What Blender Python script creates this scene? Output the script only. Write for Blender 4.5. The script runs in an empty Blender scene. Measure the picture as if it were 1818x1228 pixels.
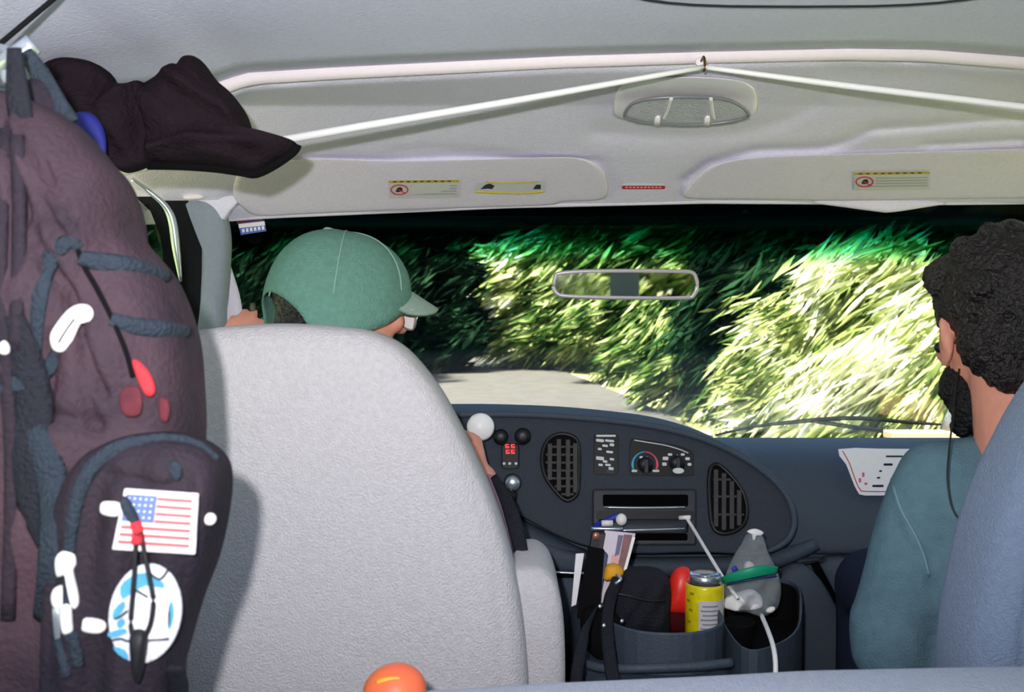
import bpy, bmesh, math, random
import numpy as np
from mathutils import Vector, Matrix, Euler

random.seed(7); RNG = np.random.default_rng(11)
PI = math.pi
scn = bpy.context.scene
COL = scn.collection

# ------------------------------------------------------------------ camera
F = 1767.0
CAM = Vector((0.0, 0.0, 1.0))
PITCH = math.atan(69.0 / F)
cd = bpy.data.cameras.new('camera'); cam = bpy.data.objects.new('camera', cd); COL.objects.link(cam)
cam.location = CAM
cam.rotation_euler = (PI / 2 - PITCH, 0, 0)
cd.sensor_width = 36.0; cd.lens = F / 1818.0 * 36.0
cd.clip_start = 0.02; cd.clip_end = 500
cd.dof.use_dof = True; cd.dof.focus_distance = 1.85; cd.dof.aperture_fstop = 9.0
scn.camera = cam
RC = cam.rotation_euler.to_matrix()

# ------------------------------------------------------------------ world, sun, flash, exposure
w = bpy.data.worlds.new('sky'); scn.world = w; w.use_nodes = True
nt = w.node_tree; bgn = nt.nodes['Background']
sk = nt.nodes.new('ShaderNodeTexSky'); sk.sky_type = 'NISHITA'; sk.sun_disc = False
sk.sun_elevation = math.radians(52); sk.sun_rotation = math.radians(190)
nt.links.new(sk.outputs[0], bgn.inputs[0]); bgn.inputs[1].default_value = 0.42

sl = bpy.data.lights.new('sun', 'SUN'); sl.energy = 25.0; sl.angle = 0.01; sl.color = (1.0, 0.96, 0.86)
so = bpy.data.objects.new('sun', sl); COL.objects.link(so)
so.rotation_euler = Vector((0.42, 0.62, -1.25)).to_track_quat('-Z', 'Y').to_euler()

fl = bpy.data.lights.new('camera_flash', 'SPOT'); fl.energy = 82.0; fl.color = (1.0, 0.965, 0.985)
fl.spot_size = math.radians(118); fl.spot_blend = 1.0; fl.shadow_soft_size = 0.012
fo = bpy.data.objects.new('camera_flash', fl); COL.objects.link(fo)
fo.location = (-0.055, -0.02, 1.075)
fo.rotation_euler = Vector((-0.04, 1.0, 0.22)).to_track_quat('-Z', 'Y').to_euler()

vs = scn.view_settings
scn.display_settings.display_device = 'sRGB'
vs.view_transform = 'Standard'; vs.look = 'None'; vs.gamma = 1.0; vs.use_curve_mapping = False
vs.exposure = 0.0

# ------------------------------------------------------------------ helpers
def P(px, py, Y):
    d = RC @ Vector(((px - 909.0) / F, (614.0 - py) / F, -1.0))
    return CAM + d * (Y / d.y)

def srgb(r, g, b):
    f = lambda c: (c / 255 / 12.92) if c / 255 <= 0.04045 else ((c / 255 + 0.055) / 1.055) ** 2.4
    return (f(r), f(g), f(b))

MATS = {}
def mat(name, col, rough=0.7, metal=0.0, spec=0.4, bump=0.0, bscale=60.0, var=0.0, vscale=8.0, sheen=0.0, emit=None, estr=0.0,
        coat=0.0, trans=0.0, col2=None, detail=3.0):
    """procedural principled material: noise varies the colour, a second noise gives fine relief"""
    if name in MATS: return MATS[name]
    m = bpy.data.materials.new(name); m.use_nodes = True
    t = m.node_tree; b = t.nodes['Principled BSDF']
    c = srgb(*col)
    b.inputs['Roughness'].default_value = rough; b.inputs['Metallic'].default_value = metal
    b.inputs['Specular IOR Level'].default_value = spec
    b.inputs['Base Color'].default_value = (*c, 1)
    if sheen: b.inputs['Sheen Weight'].default_value = sheen
    if coat: b.inputs['Coat Weight'].default_value = coat; b.inputs['Coat Roughness'].default_value = 0.08
    if trans: b.inputs['Transmission Weight'].default_value = trans
    tc = t.nodes.new('ShaderNodeTexCoord')
    if var or col2:
        n = t.nodes.new('ShaderNodeTexNoise'); n.inputs['Scale'].default_value = vscale; n.inputs['Detail'].default_value = detail
        t.links.new(tc.outputs['Object'], n.inputs['Vector'])
        r = t.nodes.new('ShaderNodeValToRGB')
        c2 = srgb(*col2) if col2 else tuple(min(1, x * (1 + var)) for x in c)
        c1 = c if col2 else tuple(x * (1 - var) for x in c)
        r.color_ramp.elements[0].position = 0.3; r.color_ramp.elements[1].position = 0.7
        r.color_ramp.elements[0].color = (*c1, 1); r.color_ramp.elements[1].color = (*c2, 1)
        t.links.new(n.outputs[0], r.inputs[0]); t.links.new(r.outputs[0], b.inputs['Base Color'])
    if bump:
        n2 = t.nodes.new('ShaderNodeTexNoise'); n2.inputs['Scale'].default_value = bscale; n2.inputs['Detail'].default_value = 4
        t.links.new(tc.outputs['Object'], n2.inputs['Vector'])
        bp = t.nodes.new('ShaderNodeBump'); bp.inputs['Strength'].default_value = bump; bp.inputs['Distance'].default_value = 0.01
        t.links.new(n2.outputs[0], bp.inputs['Height']); t.links.new(bp.outputs[0], b.inputs['Normal'])
    if emit:
        b.inputs['Emission Color'].default_value = (*srgb(*emit), 1); b.inputs['Emission Strength'].default_value = estr
    MATS[name] = m
    return m

def link(name, me, m, parent):
    if m is not None: me.materials.append(m)
    o = bpy.data.objects.new(name, me); COL.objects.link(o)
    if parent is not None:
        o.parent = parent
        if parent.type == 'EMPTY': o.matrix_parent_inverse = Matrix.Translation(-parent.location)
    return o

def mk(name, verts, faces, m, parent=None, smooth=True, bevel=0.0, sub=0, seg=2):
    me = bpy.data.meshes.new(name)
    me.from_pydata([tuple(v) for v in verts], [], faces); me.update()
    bm = bmesh.new(); bm.from_mesh(me); bmesh.ops.recalc_face_normals(bm, faces=bm.faces); bm.to_mesh(me); bm.free()
    if smooth: me.polygons.foreach_set('use_smooth', [True] * len(me.polygons))
    o = link(name, me, m, parent)
    if bevel:
        b = o.modifiers.new('b', 'BEVEL'); b.width = bevel; b.segments = seg; b.limit_method = 'ANGLE'; b.angle_limit = 0.6
        b.harden_normals = False
    if sub:
        s = o.modifiers.new('s', 'SUBSURF'); s.levels = sub; s.render_levels = sub
    return o

def tag(o, label=None, cat=None, group=None, kind=None):
    if label: o['label'] = label
    if cat: o['category'] = cat
    if group: o['group'] = group
    if kind: o['kind'] = kind
    return o

def thing(name, loc, label, cat, group=None):
    o = bpy.data.objects.new(name, None); COL.objects.link(o); o.location = loc; o.empty_display_size = 0.05
    return tag(o, label, cat, group)

def cr(pts, n=5, closed=True):
    """Catmull-Rom smoothing of 2D / 3D points"""
    A = [np.array(p, float) for p in pts]; N = len(A); out = []
    rng_ = range(N if closed else N - 1)
    for i in rng_:
        if closed: p0, p1, p2, p3 = A[i - 1], A[i], A[(i + 1) % N], A[(i + 2) % N]
        else: p0, p1, p2, p3 = A[max(i - 1, 0)], A[i], A[i + 1], A[min(i + 2, N - 1)]
        for k in range(n):
            t = k / n
            out.append(0.5 * ((2 * p1) + (-p0 + p2) * t + (2 * p0 - 5 * p1 + 4 * p2 - p3) * t * t + (-p0 + 3 * p1 - 3 * p2 + p3) * t ** 3))
    if not closed: out.append(A[-1])
    return out

def tube(name, pts, rad, m, parent=None, sm=4, sides=8, closed=False, flat=1.0, up=(0, 0, 1)):
    """swept tube; rad a number or a list; flat squashes it across 'up'"""
    pts = [tuple(p) for p in pts]
    if isinstance(rad, (list, tuple)):
        ext = [(*p, r) for p, r in zip(pts, rad)]
    else: ext = [(*p, rad) for p in pts]
    ext = cr(ext, sm, closed) if sm > 1 else [np.array(e) for e in ext]
    V = []; Fc = []; n = len(ext)
    upv = Vector(up)
    for i, e in enumerate(ext):
        a = ext[i - 1] if (i > 0 or closed) else ext[i]
        b = ext[(i + 1) % n] if (i < n - 1 or closed) else ext[i]
        t = Vector(b[:3] - a[:3]).normalized()
        s = t.cross(upv)
        if s.length < 1e-4: s = t.cross(Vector((1, 0, 0.2)))
        s.normalize(); u = s.cross(t)
        for k in range(sides):
            an = 2 * PI * k / sides
            V.append(Vector(e[:3]) + s * math.cos(an) * e[3] + u * math.sin(an) * e[3] * flat)
    for i in range(n if closed else n - 1):
        j = (i + 1) % n
        for k in range(sides):
            l = (k + 1) % sides
            Fc.append((i * sides + k, i * sides + l, j * sides + l, j * sides + k))
    if not closed:
        Fc.append(tuple(range(sides))); Fc.append(tuple(range((n - 1) * sides, n * sides)))
    return mk(name, V, Fc, m, parent)

def slab(name, outline, Y, off0, off1, m, parent=None, bevel=0.0, smooth=False, seg=2):
    """outline (px) standing on the surface Y (number or f(px,py)), from off0 to off1 in front of it"""
    yf = Y if callable(Y) else (lambda x, y: Y)
    n = len(outline); V = []
    for off in (off0, off1):
        for (x, y) in outline:
            p = P(x, y, yf(x, y)); V.append(p + Vector((0, -off, 0)))
    Fc = [tuple(range(n)), tuple(range(2 * n - 1, n - 1, -1))]
    for i in range(n):
        j = (i + 1) % n; Fc.append((i, j, n + j, n + i))
    return mk(name, V, Fc, m, parent, smooth=smooth, bevel=bevel, seg=seg)

def pillow(name, outline, c, Y, front, back, m, parent=None, rings=12, p=2.4, sm=4, disp=None, tilt=None):
    """soft closed body over a star-shaped outline (px); front / back = depth towards / away from the viewer's side"""
    yf = Y if callable(Y) else (lambda x, y: Y)
    O = cr(outline, sm) if sm > 1 else [np.array(q, float) for q in outline]
    n = len(O); V = []; Fc = []
    C0 = np.array(c, float)
    S = [1 - (k / rings) ** 1.6 for k in range(rings)]
    S = [1 - (k / rings) ** 1.5 for k in range(rings)]
    def h(s): return max(0.0, 1 - s ** p) ** (1 / p)
    def pt(q, off):
        v = P(q[0], q[1], yf(q[0], q[1])) + Vector((0, -off, 0))
        return v
    idx = []
    for k, s in enumerate(S):
        row = []
        for o in O:
            q = C0 + (o - C0) * s
            d = disp(q[0], q[1]) * min(1, (1 - s) * 5) if disp else 0
            row.append(len(V)); V.append(pt(q, front * h(s) + d))
        idx.append(row)
    top = len(V); V.append(pt(C0, front + (disp(*C0) if disp else 0)))
    for k in range(rings - 1):
        for i in range(n):
            j = (i + 1) % n; Fc.append((idx[k][i], idx[k][j], idx[k + 1][j], idx[k + 1][i]))
    for i in range(n): Fc.append((idx[-1][i], idx[-1][(i + 1) % n], top))
    bidx = [idx[0]]
    for k, s in enumerate(S[1:], 1):
        row = []
        for o in O:
            q = C0 + (o - C0) * s; row.append(len(V)); V.append(pt(q, -back * h(s)))
        bidx.append(row)
    bt = len(V); V.append(pt(C0, -back))
    for k in range(rings - 1):
        for i in range(n):
            j = (i + 1) % n; Fc.append((bidx[k][j], bidx[k][i], bidx[k + 1][i], bidx[k + 1][j]))
    for i in range(n): Fc.append((bidx[-1][(i + 1) % n], bidx[-1][i], bt))
    return mk(name, V, Fc, m, parent)

def ell(cx, cy, rx, ry, n=28, rot=0.0):
    out = []
    for k in range(n):
        a = 2 * PI * k / n; x, y = rx * math.cos(a), ry * math.sin(a)
        out.append((cx + x * math.cos(rot) - y * math.sin(rot), cy + x * math.sin(rot) + y * math.cos(rot)))
    return out

def rrect(x0, y0, x1, y1, r, n=4, skew=0.0):
    out = []
    for cx, cy, a0 in ((x1 - r, y0 + r, -90), (x1 - r, y1 - r, 0), (x0 + r, y1 - r, 90), (x0 + r, y0 + r, 180)):
        for k in range(n + 1):
            a = math.radians(a0 + 90 * k / n); out.append((cx + r * math.cos(a), cy + r * math.sin(a) + skew * (cx - x0)))
    return out

def box(name, x0, x1, y0, y1, z0, z1, m, parent=None, bevel=0.0, seg=2):
    V = [(x, y, z) for x in (x0, x1) for y in (y0, y1) for z in (z0, z1)]
    Fc = [(0, 1, 3, 2), (4, 6, 7, 5), (0, 4, 5, 1), (2, 3, 7, 6), (0, 2, 6, 4), (1, 5, 7, 3)]
    return mk(name, V, Fc, m, parent, smooth=False, bevel=bevel, seg=seg)

def lathe(name, prof, loc, m, parent=None, n=28, axis=(0, 0, 1), smooth=True, bevel=0):
    """prof: (radius, height) along the axis"""
    q = Vector((0, 0, 1)).rotation_difference(Vector(axis).normalized()); V = []; Fc = []
    for r, h in prof:
        for k in range(n):
            a = 2 * PI * k / n; V.append(Vector(loc) + q @ Vector((r * math.cos(a), r * math.sin(a), h)))
    for i in range(len(prof) - 1):
        for k in range(n):
            l = (k + 1) % n; Fc.append((i * n + k, i * n + l, (i + 1) * n + l, (i + 1) * n + k))
    Fc.append(tuple(range(n))); Fc.append(tuple(range((len(prof) - 1) * n, len(prof) * n)))
    return mk(name, V, Fc, m, parent, smooth=smooth, bevel=bevel)

def blob(name, prims, m, parent=None, voxel=0.008, smooth=6, disp=None):
    """one continuous skin fused from ellipsoids ('e', centre, radii, euler) and tapered limbs ('t', p0, r0, p1, r1[, squash])"""
    bm = bmesh.new()
    for pr in prims:
        if pr[0] == 'e':
            c, r = pr[1], pr[2]; rot = Euler(pr[3]).to_matrix() if len(pr) > 3 else Matrix.Identity(3)
            g = bmesh.ops.create_uvsphere(bm, u_segments=28, v_segments=18, radius=1.0)
            for v in g['verts']:
                v.co = Vector(c) + rot @ Vector((v.co.x * r[0], v.co.y * r[1], v.co.z * r[2]))
        else:
            p0, r0, p1, r1 = Vector(pr[1]), pr[2], Vector(pr[3]), pr[4]
            L = (p1 - p0).length; n = max(2, int(L / max(0.004, min(r0, r1) * 0.45)))
            ax = (p1 - p0).normalized(); q = Vector((0, 0, 1)).rotation_difference(ax)
            rows = []
            prof = [(-0.999, 0)]
            K = 16
            zs = []
            for k in range(5): 
                a = -PI / 2 + (k + 0.5) * PI / 10; zs.append((r0 * math.sin(a), r0 * math.cos(a)))
            for k in range(n + 1): zs.append((L * k / n, r0 + (r1 - r0) * k / n))
            for k in range(5):
                a = (k + 0.5) * PI / 10; zs.append((L + r1 * math.sin(a), r1 * math.cos(a)))
            for z, r in zs:
                rows.append([bm.verts.new(p0 + q @ Vector((r * math.cos(2 * PI * i / K), r * math.sin(2 * PI * i / K), z))) for i in range(K)])
            for a_, b_ in zip(rows[:-1], rows[1:]):
                for i in range(K): bm.faces.new((a_[i], a_[(i + 1) % K], b_[(i + 1) % K], b_[i]))
            bm.faces.new(rows[0][::-1]); bm.faces.new(rows[-1])
    me = bpy.data.meshes.new(name); bmesh.ops.recalc_face_normals(bm, faces=bm.faces); bm.to_mesh(me); bm.free()
    tmp = bpy.data.objects.new('tmp', me); COL.objects.link(tmp)
    r = tmp.modifiers.new('r', 'REMESH'); r.mode = 'VOXEL'; r.voxel_size = voxel
    if smooth:
        s = tmp.modifiers.new('s', 'SMOOTH'); s.factor = 0.6; s.iterations = smooth
    dg = bpy.context.evaluated_depsgraph_get()
    me2 = bpy.data.meshes.new_from_object(tmp.evaluated_get(dg)); me2.name = name
    bpy.data.objects.remove(tmp); bpy.data.meshes.remove(me)
    if disp:
        N = len(me2.vertices); co = np.empty(N * 3); me2.vertices.foreach_get('co', co); co = co.reshape(-1, 3)
        no = np.empty(N * 3); me2.vertices.foreach_get('normal', no); no = no.reshape(-1, 3)
        co += no * disp(co)[:, None]; me2.vertices.foreach_set('co', co.ravel()); me2.update()
    me2.polygons.foreach_set('use_smooth', [True] * len(me2.polygons))
    return link(name, me2, m, parent)

from mathutils.bvhtree import BVHTree
def bvh_(*obs):
    vs_ = []; fs_ = []
    for o in obs:
        b0 = len(vs_); vs_ += [tuple(v.co) for v in o.data.vertices]; fs_ += [tuple(b0 + i for i in p.vertices) for p in o.data.polygons]
    return BVHTree.FromPolygons(vs_, fs_)
def seg_d(px, py, a, b):
    ax, ay = a; bx, by = b; dx, dy = bx - ax, by - ay
    t = max(0, min(1, ((px - ax) * dx + (py - ay) * dy) / (dx * dx + dy * dy + 1e-9)))
    return math.hypot(px - ax - t * dx, py - ay - t * dy)
def line_d(px, py, L): return min(seg_d(px, py, L[i], L[i + 1]) for i in range(len(L) - 1))

# ------------------------------------------------------------------ materials
M_liner = mat('headliner_fabric', (221, 219, 236), 0.95, spec=0.1, bump=0.25, bscale=260, var=0.035, vscale=160)
M_roof = mat('roof_fabric', (216, 219, 240), 0.95, spec=0.1, bump=0.2, bscale=260, var=0.035, vscale=160)
M_lip = mat('roof_lip_vinyl', (236, 226, 230), 0.7, spec=0.25, var=0.02, vscale=120)
M_visor = mat('visor_vinyl', (222, 216, 230), 0.9, spec=0.15, bump=0.2, bscale=240, var=0.03, vscale=150)
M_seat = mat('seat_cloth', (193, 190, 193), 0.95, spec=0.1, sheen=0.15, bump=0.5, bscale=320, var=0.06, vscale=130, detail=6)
M_seat3 = mat('seat_cloth_dimmed', (134, 150, 176), 0.95, spec=0.1, sheen=0.1, bump=0.5, bscale=320, var=0.06, vscale=130, detail=6)  # darker bluish copy of the seat cloth, paints the flash falloff
M_seat2 = mat('seat_cloth_blue', (170, 178, 196), 0.95, spec=0.1, sheen=0.15, bump=0.5, bscale=320, var=0.06, vscale=130, detail=6)
M_dash = mat('dash_vinyl', (64, 75, 88), 0.62, spec=0.35, bump=0.25, bscale=400, var=0.06, vscale=200)
M_panel = mat('panel_vinyl', (50, 57, 68), 0.66, spec=0.3, bump=0.3, bscale=420, var=0.08, vscale=220)
M_black = mat('black_plastic', (18, 18, 21), 0.45, spec=0.4, var=0.1, vscale=60)
M_matte = mat('black_matte', (13, 13, 15), 0.9, spec=0.1, var=0.1, vscale=60)
M_dkgrey = mat('dark_grey_plastic', (45, 48, 58), 0.5, spec=0.4, var=0.06, vscale=90)
M_chrome = mat('satin_metal', (205, 215, 225), 0.28, metal=0.85, var=0.03, vscale=50)
M_white = mat('white_plastic', (240, 240, 240), 0.4, spec=0.5, var=0.015, vscale=40)
M_reflect = mat('bright_reflective_white', (240, 238, 234), 0.5, spec=0.7, var=0.01, vscale=40)  # plain white, on some parts it stands in for flash glare
M_paper = mat('paper', (236, 236, 238), 0.85, spec=0.15, var=0.015, vscale=60)
M_skin = mat('skin', (216, 148, 126), 0.55, spec=0.3, bump=0.1, bscale=300, var=0.06, vscale=40)
M_hair = mat('dark_hair', (22, 16, 17), 0.42, spec=0.55, bump=1.0, bscale=140, var=0.35, vscale=70)
M_beard = mat('black_beard', (16, 14, 17), 0.5, spec=0.4, bump=1.0, bscale=150, var=0.3, vscale=80)
M_cap = mat('cap_cotton', (100, 142, 128), 0.92, spec=0.1, bump=0.5, bscale=420, var=0.09, vscale=120, detail=6)
M_capw = mat('cap_worn_edge', (150, 172, 160), 0.92, spec=0.1, bump=0.3, bscale=420, var=0.06, vscale=90)
M_teal = mat('teal_cotton', (98, 128, 140), 0.95, spec=0.08, bump=0.35, bscale=300, var=0.08, vscale=60)
M_mauve = mat('mauve_shirt', (168, 130, 148), 0.9, spec=0.1, bump=0.4, bscale=200, var=0.1, vscale=50)
M_jeans = mat('dark_trousers', (40, 46, 66), 0.9, spec=0.1, bump=0.4, bscale=300, var=0.1, vscale=60)
M_nylon = mat('backpack_nylon', (74, 56, 64), 0.75, spec=0.2, bump=0.35, bscale=200, col2=(42, 35, 46), vscale=9)
M_nylond = mat('backpack_nylon_dark', (46, 37, 46), 0.75, spec=0.2, bump=0.35, bscale=200, col2=(30, 27, 38), vscale=9)
M_slate = mat('slate_webbing', (38, 48, 60), 0.7, spec=0.3, bump=0.6, bscale=300, var=0.15, vscale=40)
M_strap = mat('black_webbing', (24, 26, 36), 0.75, spec=0.3, bump=0.5, bscale=300, var=0.12, vscale=50)
M_jacket = mat('jacket_fleece', (36, 28, 34), 0.95, spec=0.06, bump=0.5, bscale=160, var=0.15, vscale=30)
M_red = mat('red_plastic', (226, 42, 32), 0.4, spec=0.5, var=0.03, vscale=40)
M_redm = mat('red_marking', (190, 52, 60), 0.8, spec=0.2, var=0.1, vscale=60)
M_blue = mat('blue_plastic', (36, 48, 160), 0.5, spec=0.4, var=0.05, vscale=40)
M_navy = mat('navy_plastic', (38, 48, 92), 0.5, spec=0.4, var=0.05, vscale=40)
M_cyan = mat('cyan_marking', (70, 176, 208), 0.8, var=0.04, vscale=60)
M_pink = mat('pink_marking', (222, 92, 116), 0.8, var=0.04, vscale=60)
M_mark = mat('pale_marking', (206, 212, 212), 0.7, var=0.03, vscale=60)
M_yellow = mat('yellow_marking', (192, 176, 30), 0.7, var=0.04, vscale=60)
M_green = mat('green_zip', (20, 150, 112), 0.45, var=0.04, vscale=60)
M_weather = mat('weather_strip', (16, 17, 20), 0.8, spec=0.2, var=0.1, vscale=60)
M_pillar = mat('pillar_vinyl', (140, 150, 160), 0.85, spec=0.2, bump=0.2, bscale=240, var=0.03, vscale=120)
M_carpet = mat('van_carpet', (66, 68, 76), 1.0, spec=0.05, bump=0.8, bscale=500, var=0.2, vscale=200)
M_asphalt = mat('asphalt', (88, 86, 83), 0.95, spec=0.1, bump=0.4, bscale=80, var=0.12, vscale=4, detail=8)
M_grass = mat('verge_soil', (140, 150, 84), 1.0, spec=0.05, bump=0.5, bscale=20, col2=(186, 178, 130), vscale=1.2, detail=8)
M_hill = mat('forest_hill', (26, 44, 26), 1.0, spec=0.05, bump=0.5, bscale=4, col2=(12, 24, 16), vscale=2)

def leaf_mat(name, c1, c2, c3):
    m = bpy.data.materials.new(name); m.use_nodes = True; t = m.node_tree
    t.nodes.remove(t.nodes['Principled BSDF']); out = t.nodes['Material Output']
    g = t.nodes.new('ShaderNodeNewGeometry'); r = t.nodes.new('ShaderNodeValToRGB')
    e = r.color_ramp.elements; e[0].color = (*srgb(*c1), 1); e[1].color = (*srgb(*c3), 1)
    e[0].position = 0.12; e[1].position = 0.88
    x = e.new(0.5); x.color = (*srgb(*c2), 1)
    tc = t.nodes.new('ShaderNodeTexCoord'); n = t.nodes.new('ShaderNodeTexNoise'); n.inputs['Scale'].default_value = 1.9; n.inputs['Detail'].default_value = 2  # noise paints sunlit and shaded patches into the leaf colour
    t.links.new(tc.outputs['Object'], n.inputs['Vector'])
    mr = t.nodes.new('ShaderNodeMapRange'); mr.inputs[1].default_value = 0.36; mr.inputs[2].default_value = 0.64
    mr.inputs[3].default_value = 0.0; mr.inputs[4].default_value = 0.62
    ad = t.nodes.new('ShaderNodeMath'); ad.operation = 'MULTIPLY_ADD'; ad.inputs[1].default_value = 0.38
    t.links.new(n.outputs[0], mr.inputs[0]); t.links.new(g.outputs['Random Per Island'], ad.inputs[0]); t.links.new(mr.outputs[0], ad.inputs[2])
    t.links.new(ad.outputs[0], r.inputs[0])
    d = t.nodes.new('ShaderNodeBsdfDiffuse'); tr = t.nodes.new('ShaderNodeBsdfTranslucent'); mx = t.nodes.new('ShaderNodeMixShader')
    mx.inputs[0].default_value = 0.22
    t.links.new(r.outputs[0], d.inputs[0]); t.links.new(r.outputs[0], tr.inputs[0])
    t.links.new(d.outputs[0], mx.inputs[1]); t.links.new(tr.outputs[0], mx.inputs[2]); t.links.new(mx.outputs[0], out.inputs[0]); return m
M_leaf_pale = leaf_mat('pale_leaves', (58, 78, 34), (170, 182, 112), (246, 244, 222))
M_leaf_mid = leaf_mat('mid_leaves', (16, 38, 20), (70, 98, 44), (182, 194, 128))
M_leaf_shade = leaf_mat('shade_dark_leaves', (6, 14, 10), (14, 30, 20), (36, 66, 42))  # near-black green, the shade of the wood put into the leaf colour
M_bark = mat('bark', (120, 112, 92), 0.95, spec=0.1, bump=0.9, bscale=20, var=0.25, vscale=6)

def glass_mat(name, band=None, tint=(0.86, 0.95, 0.9), refl=0.5):
    m = bpy.data.materials.new(name); m.use_nodes = True; t = m.node_tree
    t.nodes.remove(t.nodes['Principled BSDF']); out = t.nodes['Material Output']
    tr = t.nodes.new('ShaderNodeBsdfTransparent'); gl = t.nodes.new('ShaderNodeBsdfGlossy'); gl.inputs['Roughness'].default_value = 0.02
    fr = t.nodes.new('ShaderNodeFresnel'); fr.inputs[0].default_value = 1.3
    mu = t.nodes.new('ShaderNodeMath'); mu.operation = 'MULTIPLY'; mu.inputs[1].default_value = refl
    mx = t.nodes.new('ShaderNodeMixShader')
    t.links.new(fr.outputs[0], mu.inputs[0]); t.links.new(mu.outputs[0], mx.inputs[0])
    t.links.new(tr.outputs[0], mx.inputs[1]); t.links.new(gl.outputs[0], mx.inputs[2]); t.links.new(mx.outputs[0], out.inputs[0])
    tr.inputs[0].default_value = (*tint, 1)
    if band:   # the sun-shade band of the glass
        tc = t.nodes.new('ShaderNodeTexCoord'); sp = t.nodes.new('ShaderNodeSeparateXYZ'); mr = t.nodes.new('ShaderNodeMapRange')
        mr.inputs[1].default_value = band[0]; mr.inputs[2].default_value = band[1]
        rp = t.nodes.new('ShaderNodeValToRGB'); e = rp.color_ramp.elements
        e[0].color = (*tint, 1); e[1].color = (0.0, 0.006, 0.006, 1)
        x = e.new(0.35); x.color = (0.25, 0.62, 0.5, 1)
        x = e.new(0.62); x.color = (0.02, 0.22, 0.18, 1)
        t.links.new(tc.outputs['Object'], sp.inputs[0]); t.links.new(sp.outputs[2], mr.inputs[0]); t.links.new(mr.outputs[0], rp.inputs[0])
        t.links.new(rp.outputs[0], tr.inputs[0])
    return m

# ------------------------------------------------------------------ the van shell (setting)
XL, XR = -0.70, 1.14
ROOF_Z = 1.385
def roof_z(x):
    c = 0.28; u = (x - c) / ((XR - XL) / 2)
    return ROOF_Z - 0.035 * u * u - 0.05 * max(0, abs(u) - 0.86) / 0.14 * (1 if abs(u) > 0.86 else 0)

def grid(name, f, nu, nv, m, parent=None, thick=0.0):
    V = [f(i / nu, j / nv) for j in range(nv + 1) for i in range(nu + 1)]
    Fc = [(j * (nu + 1) + i, j * (nu + 1) + i + 1, (j + 1) * (nu + 1) + i + 1, (j + 1) * (nu + 1) + i) for j in range(nv) for i in range(nu)]
    o = mk(name, V, Fc, m, parent)
    if thick:
        s = o.modifiers.new('t', 'SOLIDIFY'); s.thickness = thick; s.offset = 0
    return o

YLIP = 1.50
def lip_py(px):
    xs = [-400, 380, 440, 600, 800, 1000, 1250, 1500, 1640, 1818, 2200]; ys = [190, 150, 128, 118, 108, 98, 90, 84, 86, 100, 150]
    return float(np.interp(px, xs, ys))
def edge_py(px):
    return float(np.interp(px, [-400, 400, 480, 900, 1250, 1440, 1600, 1818, 2400], [430, 391, 385, 367, 359, 360, 362, 360, 352]))
def Yh(px, py):
    l, e = lip_py(px), edge_py(px)
    return float(np.interp(py, [l, l + 30, 185, 275, e], [YLIP, YLIP + 0.035, 1.70, 1.86, 2.03]))
GRO = [([(1215, 318), (1260, 288), (1340, 266), (1460, 262), (1500, 250), (1545, 228), (1640, 222), (1740, 212), (1900, 205)], 9, 0.016),
       ([(1060, 232), (1200, 238), (1320, 232), (1390, 212), (1450, 180)], 16, 0.011),
       ([(470, 277), (700, 281), (800, 276), (1000, 280), (1055, 283)], 7, 0.012),
       ([(700, 268), (780, 262), (900, 272)], 10, 0.006),
       ([(430, 330), (400, 358), (385, 372)], 5, 0.012), ([(400, 350), (430, 362)], 5, 0.010),
       ([(1640, 256), (1818, 246)], 7, 0.010), ([(495, 137), (540, 134)], 7, 0.012), ([(868, 117), (905, 115)], 6, 0.010),
       ([(1600, 100), (1645, 97)], 8, 0.016), ([(1230, 104), (1272, 103)], 5, 0.01), ([(1480, 130), (1700, 128), (1818, 140)], 26, 0.014)]
def headliner(u, v):
    px = -420 + u * 2800; l, e = lip_py(px), edge_py(px)
    py = l + 6 + (e - l - 6) * v
    Y = Yh(px, py)
    for L, wd, A in GRO:
        d = line_d(px, py, L)
        if d < wd * 3: Y += A * math.exp(-(d / wd) ** 2)
    d = math.hypot((px - 1215) / 150, (py - 182) / 60)
    if d < 2: Y -= 0.012 * math.exp(-d ** 4)
    Y += 0.004 * math.sin(px / 170 + py / 60) * math.sin(px / 90)
    return P(px, py, Y)
tag(grid('ceiling_front', headliner, 250, 70, M_liner, thick=0.004), kind='structure')
def ceil(u, v):
    px = -420 + u * 2800
    p = P(px, lip_py(px), YLIP)
    Y = -1.6 + v * (YLIP + 1.6)
    x = p.x; x = max(XL, min(XR, x * (1.0)))
    zt = roof_z(x)
    z = zt + (p.z - zt) * max(0, (Y - 0.9) / 0.6) ** 2 if Y > 0.9 else zt
    return (x, Y, z)
def ceil2(u, v):
    x = XL + u * (XR - XL); Y = -1.6 + v * (YLIP + 1.6 + 0.012)
    px = 909 + x / YLIP * F; lz = P(px, lip_py(px), YLIP).z; zt = roof_z(x)
    k = max(0, min(1, (Y - 0.9) / 0.6)) ** 2
    return (x, Y, zt + (lz - zt) * k)
tag(grid('ceiling', ceil2, 90, 40, M_roof, thick=0.006), kind='structure')
lp = [P(x, lip_py(x) + 8, YLIP + 0.008) for x in range(384, 2150, 40)]
lp = [P(384, 152, YLIP + 0.02)] + lp
tag(tube('trim_1', lp, 0.0125, M_lip, sm=2, sides=10), kind='structure')
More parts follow.
